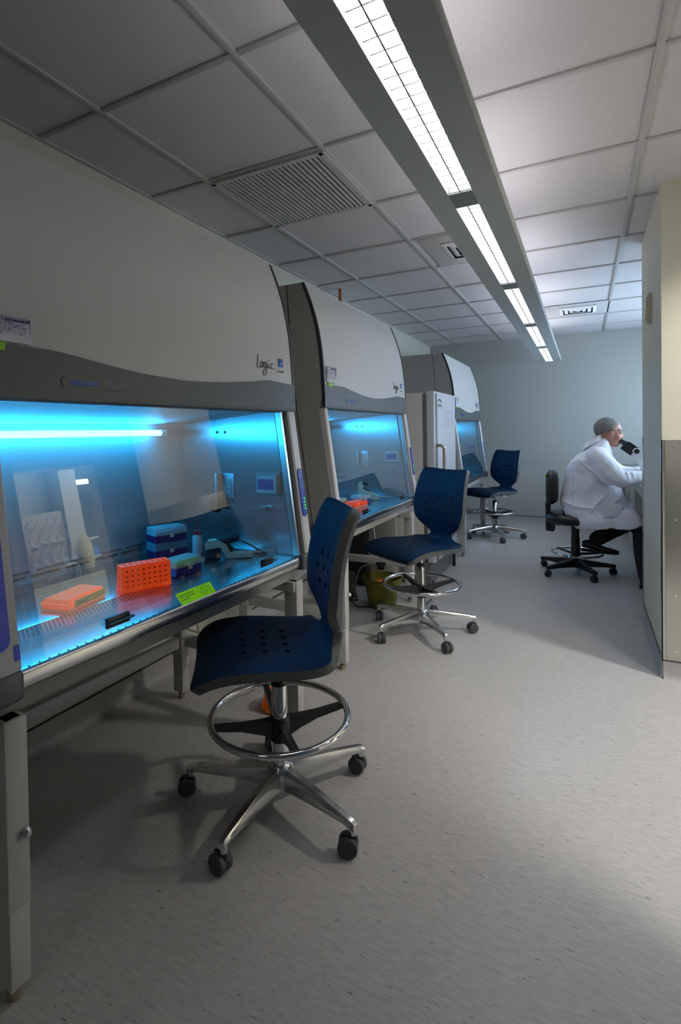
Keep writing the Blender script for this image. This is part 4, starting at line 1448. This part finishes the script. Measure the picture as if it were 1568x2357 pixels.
# ------------------------------------------------------------------ alcove bench and microscope
ZB = 0.80
tag(MB().box(0.365, 1.28, 4.16, 7.26, ZB - 0.032, ZB, 0.004).build('worktop', M_WORKTOP), 'grey bench worktop running behind the pillar under the microscope', 'worktop')
bc = thing('base_cabinet', 'cream base cabinet with a wire pull under the bench, beyond the seated person', 'cabinet', (0.42, 5.62, 0))
MB().box(0.0, 0.80, 0.0, 1.60, 0.08, ZB - 0.034, 0.003).build('carcass', M_CASE, bc)
dq = MB().box(-0.018, -0.001, 0.01, 0.80, 0.46, 0.755, 0.003).build('drawer', M_CASE, bc)
MB().tube(smooth_path([(-0.018, 0.18, 0.690), (-0.048, 0.18, 0.690), (-0.050, 0.18, 0.68), (-0.050, 0.18, 0.55), (-0.048, 0.18, 0.54), (-0.018, 0.18, 0.54)], 4), 0.006, 8).build('pull', M_CHROME, dq)
dq = MB().box(-0.018, -0.001, 0.01, 0.80, 0.09, 0.45, 0.003).build('door', M_CASE, bc)
bp_ = thing('bench_panel', 'dark wood side panel under the bench near the microscope', 'panel', (0.42, 4.22, 0))
MB().box(0.0, 0.80, 0.0, 0.03, 0.0, ZB - 0.034).build('board', M_WOOD, bp_)
MB().box(-0.018, 0.0, 0.0, 1.39, ZB - 0.13, ZB - 0.034).build('apron', M_CASE, bp_)
tag(MB().box(0.48, 0.80, 5.86, 6.12, ZB, ZB + 0.165, 0.008).build('control_unit', M_BLACK), 'black control box on the bench behind the microscope', 'control box')

sc_ = thing('microscope', 'white and black binocular microscope on the bench', 'microscope', (0.37, 5.0, ZB))
q = MB()
q.box(0.02, 0.36, -0.09, 0.09, 0.0, 0.055, 0.015, seg=3)
q.build('stand_foot', M_SCOPE, sc_)
q = MB()
q.rings([[Vector((x + a * 0.042, b * 0.045, z)) for a, b in [(math.cos(t_), math.sin(t_)) for t_ in [2 * PI * k / 16 for k in range(16)]]] for x, z in ((0.075, 0.03), (0.068, 0.08), (0.062, 0.14), (0.066, 0.19))])
q.build('arm', M_SCOPE, sc_)
q = MB()
q.prism([(-0.045, 0.205), (0.03, 0.155), (0.10, 0.150), (0.36, 0.160), (0.36, 0.295), (0.05, 0.300), (-0.005, 0.262)], -0.06, 0.06)
q.build('head', M_SCOPE, sc_)
q = MB()
q.lathe([(0.0285, 0.0), (0.0285, 0.008)], (0, 0, 0), 24, M=Matrix.Translation((0.0, -0.060, 0.246)) @ Matrix.Rotation(PI / 2, 4, 'X'))
k_ = q.build('knob_ring', M_LABEL, sc_)
MB().lathe([(0.020, 0.0), (0.020, 0.010)], (0, 0, 0), 24, M=Matrix.Translation((0.0, -0.060, 0.246)) @ Matrix.Rotation(PI / 2, 4, 'X')).build('knob', M_RUBBER, sc_)
Me = Matrix.Translation((-0.04, 0, 0.285)) @ Matrix.Rotation(math.radians(38), 4, 'Y')
q = MB()
q.box(-0.045, 0.040, -0.050, 0.050, -0.060, 0.022, 0.006, M=Me)
q.box(-0.030, 0.060, -0.058, 0.058, 0.014, 0.026, 0.004, M=Me)
q.build('binocular_body', M_BLACK, sc_)
for s in (-1, 1):
    q = MB()
    q.lathe([(0.021, 0.0), (0.021, 0.020), (0.019, 0.024), (0.019, 0.045), (0.015, 0.050), (0.015, 0.058)], (0, 0, 0), 18, M=Me @ Matrix.Translation((-0.040, s * 0.032, -0.006)) @ Matrix.Rotation(-PI / 2, 4, 'Y'))
    q.build('eyepiece', M_BLACK, sc_)
q = MB()
q.box(0.10, 0.34, -0.10, 0.10, 0.095, 0.107, 0.003)
q.build('stage', M_BLACK, sc_)
q = MB()
for k in range(3):
    a = k * 2 * PI / 3
    q.cyl((0.22, 0, 0.155), (0.22 + 0.02 * math.cos(a), 0.02 * math.sin(a), 0.118), 0.010, 0.007, 12)
q.build('objective', M_CHROME, sc_)

# ------------------------------------------------------------------ task stool of the seated person
PX, PY = -0.078, 4.98
ts = thing('task_stool', 'black padded task stool with foot ring that the person sits on', 'stool', (PX, PY, 0), 0.0)
q = MB()
q.rings([[Vector((-0.005 + p[0] * k, p[1] * k, z)) for p in rrect(0.44, 0.45, 0.13, 6)] for z, k in ((0.435, 0.80), (0.452, 0.97), (0.480, 1.0), (0.505, 0.96), (0.517, 0.80), (0.519, 0.4))])
q.build('seat', M_BLACK, ts, 60)
q = MB()
q.rings([[Vector((-0.185 + dx + (1.0 - ((z - 0.735) / 0.15) ** 2) * 0.0, p[0] * k, 0.735 + p[1] * k)) for p in rrect(0.38, 0.285, 0.10, 6)] for dx, k, z in ((0.055, 0.6, 0.7), (0.048, 0.85, 0.7), (0.015, 1.0, 0.7), (-0.02, 0.97, 0.7), (-0.035, 0.80, 0.7))])
q.build('backrest', M_BLACK, ts, 60)
MB().box(-0.225, -0.218, -0.185, -0.10, 0.835, 0.85).build('green_tag', M_GREEN, ts)
q = MB()
for i in range(12):
    z = 0.36 + i * 0.021
    q.box(-0.232, -0.190, -0.032, 0.032, z, z + 0.014, 0.004)
q.box(-0.225, -0.197, -0.026, 0.026, 0.35, 0.66)
q.build('back_bellows', M_BLACK, ts)
q = MB()
q.box(-0.215, 0.08, -0.03, 0.03, 0.405, 0.438, 0.006)
q.cyl((-0.18, -0.05, 0.375), (-0.18, 0.05, 0.375), 0.024, seg=14)
q.build('mechanism', M_BLACK, ts)
MB().lathe([(0.036, 0.07), (0.036, 0.22), (0.034, 0.225), (0.034, 0.30), (0.031, 0.305), (0.031, 0.41)], (0, 0, 0), 20).build('column', M_BLACK, ts)
MB().tube([(0.012 + 0.195 * math.cos(2 * PI * k / 48), 0.195 * math.sin(2 * PI * k / 48), 0.178) for k in range(48)], 0.009, 10, loop=True).build('foot_ring', M_CHROME, ts)
for k in range(3):
    a = math.radians(20 + 120 * k)
    MB().tube([(0.03 * math.cos(a), 0.03 * math.sin(a), 0.165), (0.012 + 0.19 * math.cos(a), 0.19 * math.sin(a), 0.175)], [0.012, 0.008], 8).build('spoke', M_BLACK, ts)
for k in range(5):
    a = math.radians(11 + 72 * k)
    q = MB()
    st_ = [(0.02, 0.055, 0.125, 0.030), (0.10, 0.062, 0.115, 0.026), (0.22, 0.065, 0.098, 0.021), (0.305, 0.062, 0.088, 0.017)]
    q.rings([[Vector((r, s * wd, z)) for s, z in ((-1, a_), (1, a_), (0.8, b_), (-0.8, b_))] for r, a_, b_, wd in st_])
    lg = q.build('leg', M_BLACK, ts)
    lg.rotation_euler = (0, 0, a)
    q = MB()
    for s in (-1, 1):
        q.lathe([(0.008, 0.004), (0.026, 0.005), (0.027, 0.019), (0.012, 0.021)], (0, 0, 0), 18, M=Matrix.Translation((0.01, 0, 0.027)) @ Matrix.Rotation(-s * PI / 2, 4, 'X'))
    q.box(-0.01, 0.03, -0.005, 0.005, 0.015, 0.052)
    q.cyl((0, 0, 0.04), (0, 0, 0.066), 0.009, seg=10)
    cs = q.build('caster', M_BLACK, lg)
    cs.location = (0.292, 0, 0)
    cs.rotation_euler = (0, 0, random.uniform(0, 6))

# ------------------------------------------------------------------ the seated person (local x forward)
pr = thing('person', 'seated grey haired person in a white lab coat looking into the microscope', 'person', (PX, PY, 0), 0.0)


def sect(cx, cz, hx, hy, tilt=0.0, n=24, p=2.4):
    out = []
    for k in range(n):
        a = 2 * PI * k / n
        ca, sa = math.cos(a), math.sin(a)
        x = math.copysign(abs(ca) ** (2 / p), ca) * hx
        y = math.copysign(abs(sa) ** (2 / p), sa) * hy
        out.append(Vector((cx + x * math.cos(tilt), y, cz + x * math.sin(tilt))))
    return out


def limb(mb, pts, rad, seg=14, n=4):
    P = smooth_path(pts, n)
    idx = [i / n for i in range(len(P))]
    rs = [lerp(list(range(len(rad))), rad, t_) for t_ in idx]
    mb.tube(P, rs, seg)
    mb.ell(P[0], (rs[0],) * 3, seg=12, rn=8)
    mb.ell(P[-1], (rs[-1],) * 3, seg=12, rn=8)


# body: head, neck, core, legs and hands in one skin
b = MB()
b.ell((0.248, 0, 1.232), (0.096, 0.076, 0.088), Matrix.Rotation(math.radians(14), 3, 'Y'))
b.ell((0.292, 0, 1.175), (0.058, 0.058, 0.082), Matrix.Rotation(math.radians(12), 3, 'Y'))
b.ell((0.285, 0, 1.115), (0.044, 0.044, 0.034), Matrix.Rotation(math.radians(18), 3, 'Y'))
b.ell((0.302, 0, 1.098), (0.022, 0.022, 0.018))
b.ell((0.320, 0, 1.222), (0.030, 0.052, 0.022))
b.tube([(0.338, 0, 1.192), (0.352, 0, 1.160), (0.346, 0, 1.148)], [0.012, 0.0145, 0.012], 10)
for s in (-1, 1):
    b.ell((0.340, s * 0.012, 1.151), (0.010, 0.009, 0.008))
    b.ell((0.335, s * 0.030, 1.198), (0.012, 0.014, 0.010))
    b.ell((0.315, s * 0.040, 1.165), (0.022, 0.020, 0.022))
    b.ell((0.262, s * 0.079, 1.180), (0.024, 0.010, 0.034), Matrix.Rotation(math.radians(14), 3, 'Y'))
    b.ell((0.268, s * 0.083, 1.200), (0.016, 0.010, 0.015))
b.ell((0.336, 0, 1.124), (0.012, 0.022, 0.006))
b.ell((0.333, 0, 1.113), (0.012, 0.019, 0.007))
b.tube([(0.15, 0, 1.03), (0.180, 0, 1.10), (0.225, 0, 1.165)], [0.060, 0.060, 0.064], 18)
b.rings([sect(0.17, 1.03, 0.06, 0.10), sect(0.14, 0.97, 0.11, 0.15), sect(0.11, 0.85, 0.13, 0.16), sect(0.09, 0.70, 0.14, 0.16), sect(0.06, 0.56, 0.15, 0.17)])
for s, knee, ank in ((-1, (0.470, -0.215, 0.465), (0.490, -0.250, 0.09)), (1, (0.385, 0.09, 0.435), (0.150, 0.02, 0.275))):
    limb(b, [(0.03, s * 0.10, 0.565), (0.24, s * 0.13, 0.545), knee], [0.072, 0.068, 0.05], 12)
    limb(b, [knee, tuple((Vector(knee) + Vector(ank)) / 2), ank], [0.050, 0.046, 0.036], 12)
for s, el, wr in ((-1, (0.315, -0.255, 0.838), (0.490, -0.205, 0.852)), (1, (0.330, 0.255, 0.845), (0.490, 0.160, 0.860))):
    limb(b, [(0.185, s * 0.165, 1.025), tuple((Vector((0.185, s * 0.165, 1.025)) + Vector(el)) / 2), el], [0.055, 0.048, 0.042], 12)
    limb(b, [el, wr], [0.042, 0.028], 12)
    # hand resting on the bench beside the microscope: palm, four fingers, thumb
    wv = Vector(wr)
    d = (wv - Vector(el)).normalized()
    side = Vector((0, 0, 1)).cross(d).normalized()
    palm = wv + d * 0.055 + Vector((0, 0, -0.006))
    Mp = Matrix((d, side, Vector((0, 0, 1)))).transposed()
    b.ell(palm, (0.050, 0.040, 0.017), Mp)
    for i, ln in enumerate((0.058, 0.070, 0.076, 0.068)):
        off = (-1.5 + i) * 0.0195 * s
        r0 = palm + d * 0.040 + side * off
        b.tube(smooth_path([r0, r0 + d * ln * 0.42 + Vector((0, 0, 0.004)), r0 + d * ln * 0.75 + Vector((0, 0, -0.010)), r0 + d * ln * 0.95 + Vector((0, 0, -0.028))], 3), [0.0095] * 4 + [0.009] * 3 + [0.0075] * 3, 8)
    th = palm + side * (0.030 * s) * 1.0 - d * 0.012
    b.tube(smooth_path([th, th + side * (0.022 * s) + d * 0.020, th + side * (0.026 * s) + d * 0.046 + Vector((0, 0, -0.010))], 3), [0.0115] * 4 + [0.0095] * 3, 8)
bo = b.build('body', M_SKIN, pr, 180)
bake(bo, [('REMESH', dict(mode='VOXEL', voxel_size=0.0045)), ('SMOOTH', dict(factor=0.5, iterations=3))])
# eye, brow
for s in (-1, 1):
    MB().tube([(0.349, s * 0.016, 1.214), (0.345, s * 0.034, 1.219), (0.330, s * 0.050, 1.214)], [0.004, 0.005, 0.003], 8).build('eyebrow', M_HAIR, pr)
    MB().ell((0.344, s * 0.033, 1.197), (0.008, 0.011, 0.007)).build('eye', mat('eye_white', (0.5, 0.45, 0.42), 0.2), pr)


def hair_mesh():
    Mh = Matrix.Rotation(math.radians(14), 3, 'Y')
    m_ = MB()
    m_.ell((0.244, 0, 1.233), (0.103, 0.083, 0.094), Mh, 40, 28)
    bm_ = m_.bm
    p0 = Vector((0.150, 0, 1.150))
    n_ = Vector((-0.115, 0, 0.185)).normalized()
    dl = []
    for v in bm_.verts:
        q_ = v.co - p0
        dd = q_.dot(n_)
        if v.co.x > 0.262 and v.co.x < 0.30 and abs(v.co.y) > 0.05:
            dd += 0.022
        if v.co.x > 0.332:
            dd -= 0.04
        if dd < 0:
            dl.append(v)
        else:
            v.co += (v.co - Vector((0.244, 0, 1.22))).normalized() * 0.004 * mnoise.noise(v.co * 60)
    bmesh.ops.delete(bm_, geom=dl, context='VERTS')
    o = m_.build('hair', M_HAIR, pr, 180)
    bake(o, [('SOLIDIFY', dict(thickness=0.010, offset=-1))])
    return o


hair_mesh()

# coat: torso, skirt and sleeves in one cloth
b = MB()
b.rings([
    sect(0.165, 1.125, 0.075, 0.085, 0.5), sect(0.158, 1.085, 0.105, 0.145, 0.42), sect(0.140, 1.045, 0.135, 0.195, 0.30),
    sect(0.128, 0.985, 0.158, 0.218, 0.12), sect(0.132, 0.90, 0.190, 0.222), sect(0.125, 0.80, 0.208, 0.215),
    sect(0.124, 0.70, 0.226, 0.215), sect(0.134, 0.61, 0.252, 0.228), sect(0.160, 0.545, 0.262, 0.256, 0.03), sect(0.195, 0.490, 0.245, 0.278, 0.13), sect(0.215, 0.438, 0.215, 0.282, 0.18)])
# coat front resting over the thighs
b.rings([sect(0.15, 0.575, 0.16, 0.225), sect(0.20, 0.53, 0.20, 0.24, 0.05), sect(0.25, 0.495, 0.20, 0.245, 0.10)])
b.rings([[Vector((x, y, z)) for y, z in ((-yn, z0), (0.22, z0 + 0.01), (0.22, z1), (-yn + 0.02, z1))] for x, z0, z1, yn in ((0.20, 0.455, 0.62, 0.245), (0.30, 0.440, 0.61, 0.275), (0.38, 0.448, 0.59, 0.300), (0.43, 0.468, 0.575, 0.305), (0.462, 0.488, 0.545, 0.295))])
limb(b, [(0.165, -0.165, 1.010), (0.235, -0.225, 0.925), (0.318, -0.258, 0.842), (0.400, -0.232, 0.846), (0.475, -0.208, 0.852)], [0.086, 0.084, 0.070, 0.054, 0.046], 16)
limb(b, [(0.165, 0.165, 1.010), (0.240, 0.225, 0.925), (0.330, 0.258, 0.850), (0.410, 0.215, 0.852), (0.475, 0.168, 0.860)], [0.086, 0.080, 0.066, 0.054, 0.046], 16)
# hanging sleeve fold under the near arm and pleats on the skirt
for pts, r_ in (([(0.10, -0.21, 0.98), (0.22, -0.245, 0.83), (0.30, -0.262, 0.80)], 0.030), ([(0.34, -0.225, 0.72), (0.25, -0.236, 0.62), (0.15, -0.25, 0.50)], 0.012),
                ([(0.30, -0.218, 0.78), (0.18, -0.236, 0.66), (0.08, -0.246, 0.50)], 0.011), ([(0.02, -0.205, 0.95), (-0.02, -0.215, 0.80), (-0.01, -0.225, 0.62)], 0.010),
                ([(0.405, -0.272, 0.80), (0.41, -0.282, 0.85), (0.40, -0.275, 0.895)], 0.010), ([(0.37, -0.292, 0.80), (0.372, -0.305, 0.85), (0.36, -0.292, 0.905)], 0.009),
                ([(0.02, -0.18, 1.0), (0.12, -0.232, 0.90), (0.24, -0.262, 0.86)], 0.009), ([(-0.10, -0.12, 0.64), (0.02, -0.225, 0.60), (0.22, -0.242, 0.60)], 0.008)):
    b.tube(smooth_path(pts, 5), [r_ * (0.4 + 0.6 * math.sin(PI * i / 10)) for i in range(11)], 10)
co = b.build('lab_coat', M_COAT, pr, 180)
bake(co, [('REMESH', dict(mode='VOXEL', voxel_size=0.0065)), ('SMOOTH', dict(factor=0.5, iterations=5))])
nrms = [v.normal.copy() for v in co.data.vertices]
for v, vn in zip(co.data.vertices, nrms):
    p = v.co
    f = mnoise.noise(Vector((p.x * 9 + p.z * 5, p.y * 9, p.z * 9 - p.x * 6))) * 0.009 + mnoise.noise(Vector((p.x * 22 + p.z * 14, p.y * 20, p.z * 16 - p.x * 12))) * 0.003
    v.co = p + vn * f
co.data.update()
# patch pocket on the near side and back half belt
q = MB()
q.rings([[Vector((0.20 + a, -0.262 - d + 0.02 * a, 0.535 + c_)) for a, c_ in ((0.0, 0.0), (0.14, 0.015), (0.13, 0.115), (-0.01, 0.105))] for d in (0.0, 0.012)])
q.build('pocket', M_COAT, co, 20)
q = MB()
q.rings([sect(0.148, 1.075, 0.082, 0.105, 0.45), sect(0.143, 1.118, 0.078, 0.088, 0.55), sect(0.140, 1.150, 0.074, 0.078, 0.60), sect(0.138, 1.151, 0.080, 0.084, 0.60), sect(0.136, 1.105, 0.092, 0.106, 0.52)], caps=False)
q.build('coat_collar', M_COAT, co, 60)
q = MB()
q.rings([sect(0.190, 1.075, 0.070, 0.078, 0.62), sect(0.184, 1.118, 0.068, 0.070, 0.66), sect(0.180, 1.136, 0.069, 0.071, 0.66), sect(0.186, 1.095, 0.078, 0.080, 0.62)], caps=False)
q.build('shirt_collar', M_SHIRT, pr, 60)
# trousers and shoes
b = MB()
b.rings([sect(0.05, 0.62, 0.15, 0.18), sect(0.05, 0.54, 0.155, 0.19), sect(0.05, 0.50, 0.13, 0.17)])
limb(b, [(0.03, -0.10, 0.575), (0.24, -0.140, 0.548), (0.470, -0.215, 0.468)], [0.085, 0.083, 0.070], 14)
limb(b, [(0.470, -0.215, 0.468), (0.470, -0.232, 0.27), (0.492, -0.25, 0.085)], [0.070, 0.062, 0.055], 14)
limb(b, [(0.03, 0.10, 0.575), (0.24, 0.115, 0.545), (0.385, 0.09, 0.440)], [0.085, 0.083, 0.072], 14)
limb(b, [(0.385, 0.09, 0.440), (0.27, 0.055, 0.372), (0.165, 0.022, 0.305)], [0.072, 0.066, 0.062], 14)
tr = b.build('trousers', M_TROUSER, pr, 180)
bake(tr, [('REMESH', dict(mode='VOXEL', voxel_size=0.007)), ('SMOOTH', dict(factor=0.5, iterations=4))])


def shoe(heel, yaw, pitch):
    q = MB()
    Mz = Matrix.Translation(heel) @ Matrix.Rotation(yaw, 4, 'Z') @ Matrix.Rotation(-pitch, 4, 'Y')
    prof = [(0.0, 0.030, 0.026, 0.080), (0.03, 0.036, 0.026, 0.095), (0.08, 0.036, 0.018, 0.085), (0.14, 0.040, 0.012, 0.058), (0.20, 0.046, 0.010, 0.045), (0.25, 0.040, 0.010, 0.036), (0.275, 0.024, 0.012, 0.026)]
    q.rings([[Mz @ Vector((x, wd * math.cos(a), (z0 + z1) / 2 + (z1 - z0) / 2 * math.sin(a))) for a in [2 * PI * k / 16 for k in range(16)]] for x, wd, z0, z1 in prof])
    sh = q.build('shoe', M_SHOE, pr, 60)
    q = MB()
    q.rings([[Mz @ Vector((x, s * wd, z)) for s in (-1, 1)] + [Mz @ Vector((x, s * wd, z + 0.014)) for s in (1, -1)] for x, wd, z in ((-0.004, 0.030, 0.0), (0.07, 0.034, 0.0), (0.14, 0.040, 0.0), (0.20, 0.047, 0.0), (0.27, 0.030, 0.002))])
    q.box(-0.006, 0.065, -0.032, 0.032, -0.001, 0.014, M=Mz)
    q.build('sole', M_RUBBER, sh)


shoe((0.450, -0.262, 0.001), math.radians(-4), 0.0)
shoe((0.050, 0.012, 0.198), math.radians(-3), math.radians(-2))
q = MB()
q.tube([(0.150, 0.02, 0.29), (0.105, 0.015, 0.245)], [0.040, 0.036], 12)
q.build('sock', M_TROUSER, pr)

# ------------------------------------------------------------------ the bay on the right and the lab behind its doorway
bl_ = thing('ceiling_downlight', 'round recessed downlight in the side bay ceiling beyond the right edge', 'light', (1.22, 2.66, ZC))
MB().lathe([(0.115, -0.012), (0.115, -0.002), (0.10, -0.002), (0.09, -0.010), (0.10, -0.014)], (0, 0, 0), 28, caps=False).build('trim_ring', M_LABEL, bl_)
MB().lathe([(0.092, -0.008), (0.092, -0.005)], (0, 0, 0), 28).build('diffuser', emit_mat('downlight_lens', (1.0, 0.97, 0.92), 6.0), bl_)
ld = bpy.data.lights.new('downlight_beam', 'SPOT')
ld.energy = P_BAY
ld.color = (1.0, 0.96, 0.90)
ld.spot_size = math.radians(82)
ld.spot_blend = 0.85
ld.shadow_soft_size = 0.09
lo = bpy.data.objects.new('downlight_beam', ld)
COL.objects.link(lo)
lo.parent = bl_
lo.location = (0, 0, -0.03)
lo.rotation_euler = (Vector((-0.15, 2.95, 0)) - Vector((1.22, 2.66, 2.40))).to_track_quat('-Z', 'Y').to_euler()

# lab behind the doorway, seen as a reflection in the nearest sash
for k, (x, y) in enumerate(((4.45, 5.30), (7.0, 6.2), (2.2, 0.2), (-0.6, -1.7))):  # side bay and rear panels are added fill lamps, out of view
    tl_ = thing('ceiling_light', ('square light panel in the lab ceiling just behind the doorway', 'square light panel deep in the lab ceiling', 'added square light panel in the side bay ceiling, unseen fill', 'added dim square light panel behind the viewpoint, unseen fill')[k], 'light', (x, y, ZC))
    MB().box(-0.32, 0.32, -0.62, 0.62, -0.03, -0.002, 0.004).build('frame', M_LABEL, tl_)
    MB().box(-0.29, 0.29, -0.59, 0.59, -0.034, -0.030).build('diffuser', emit_mat('panel_light_%d' % k, (1.0, 0.98, 0.95), (P_LAB, 45.0, P_BAY_FILL, P_REAR_FILL)[k]), tl_)
tag(MB().box(4.75, 5.34, 2.2, 5.5, 0.0, 0.68, 0.006).build('lab_bench', M_CASE), 'long cream bench in the lab behind the doorway', 'bench')
pb = thing('drying_rack', 'brown peg board drying rack above the lab bench', 'drying rack', (5.05, 4.33, 0.0))
MB().box(0.0, 0.04, -0.35, 0.31, 0.68, 1.70).build('board', mat('peg_board', (0.34, 0.29, 0.23), 0.6), pb)
for i in range(5):
    for j in range(4):
        MB().cyl((0.0, -0.28 + i * 0.14, 0.86 + j * 0.21), (-0.15, -0.28 + i * 0.14, 0.98 + j * 0.21), 0.009, seg=8).build('peg', M_LABEL, pb)
rn = random.Random(4)
for i in range(9):
    y, z = 4.05 + (i % 5) * 0.14, 1.02 + (i // 5) * 0.26
    Mq = Matrix.Translation((4.93, y, z)) @ Matrix.Rotation(math.radians(rn.uniform(200, 235)), 4, 'Y')
    fl = MB().lathe([(0.05, 0.10), (0.055, 0.08), (0.018, 0.0), (0.016, -0.05), (0.02, -0.052)], (0, 0, 0), 16, M=Mq).build('drying_flask', mat('flask_milky', (0.62, 0.62, 0.58), 0.25))
    tag(fl, '%s glass flask hung upside down on the %s row of pegs in the lab' % (('first', 'second', 'third', 'fourth', 'fifth')[i % 5], ('lower', 'upper')[i // 5]), 'flask', 'flasks on the drying rack')
tag(MB().ell((4.88, 4.80, 0.985), (0.10, 0.11, 0.30)).build('waste_bag', mat('bag_yellow', (0.66, 0.58, 0.32), 0.5), None, 180), 'pale yellow bag leaning on the duct casing in the lab', 'bag')
tag(MB().box(5.0, 5.34, 4.66, 4.93, 0.68, ZC).build('duct_casing', M_WALL), 'cream duct casing beside the drying rack in the lab', 'casing')
for k, z in enumerate((0.90, 1.18)):
    tag(MB().box(4.95, 5.25, 4.95, 5.5, z, z + 0.03).build('shelf', M_LABEL), 'white lab shelf, %s of the two beside the duct casing' % ('lower', 'upper')[k], 'shelf')
for k, (y, c_) in enumerate(((4.98, (0.05, 0.09, 0.25)), (5.12, (0.25, 0.16, 0.10)), (5.27, (0.06, 0.12, 0.30)))):
    tag(MB().box(4.97, 5.15, y, y + 0.11, 0.931, 1.06, 0.004).build('carton', mat('carton_%d' % k, c_, 0.5)), ('navy carton at the left of the lab shelf', 'brown carton in the middle of the lab shelf', 'blue carton at the right of the lab shelf')[k], 'carton')
fc = thing('faucet', 'grey gooseneck tap over the lab bench sink', 'tap', (4.85, 4.62, 0.68))
MB().tube(smooth_path([(0, 0, 0), (0, 0, 0.16), (0, -0.06, 0.21), (0, -0.20, 0.19), (0, -0.21, 0.14)], 5), 0.014, 10).build('spout', M_CHROME, fc)
MB().cyl((0, 0.05, 0.10), (0, 0.05, 0.17), 0.014, 0.022, 12).cyl((0, 0.0, 0.10), (0, 0.05, 0.10), 0.01).build('tap_handle', M_BLACK, fc)
tag(MB().box(3.9, 4.3, 2.3, 2.95, 0.0, 1.32, 0.01).build('supply_cabinet', mat('rust_red', (0.35, 0.10, 0.06), 0.5)), 'rust red cabinet just inside the lab doorway', 'cabinet')
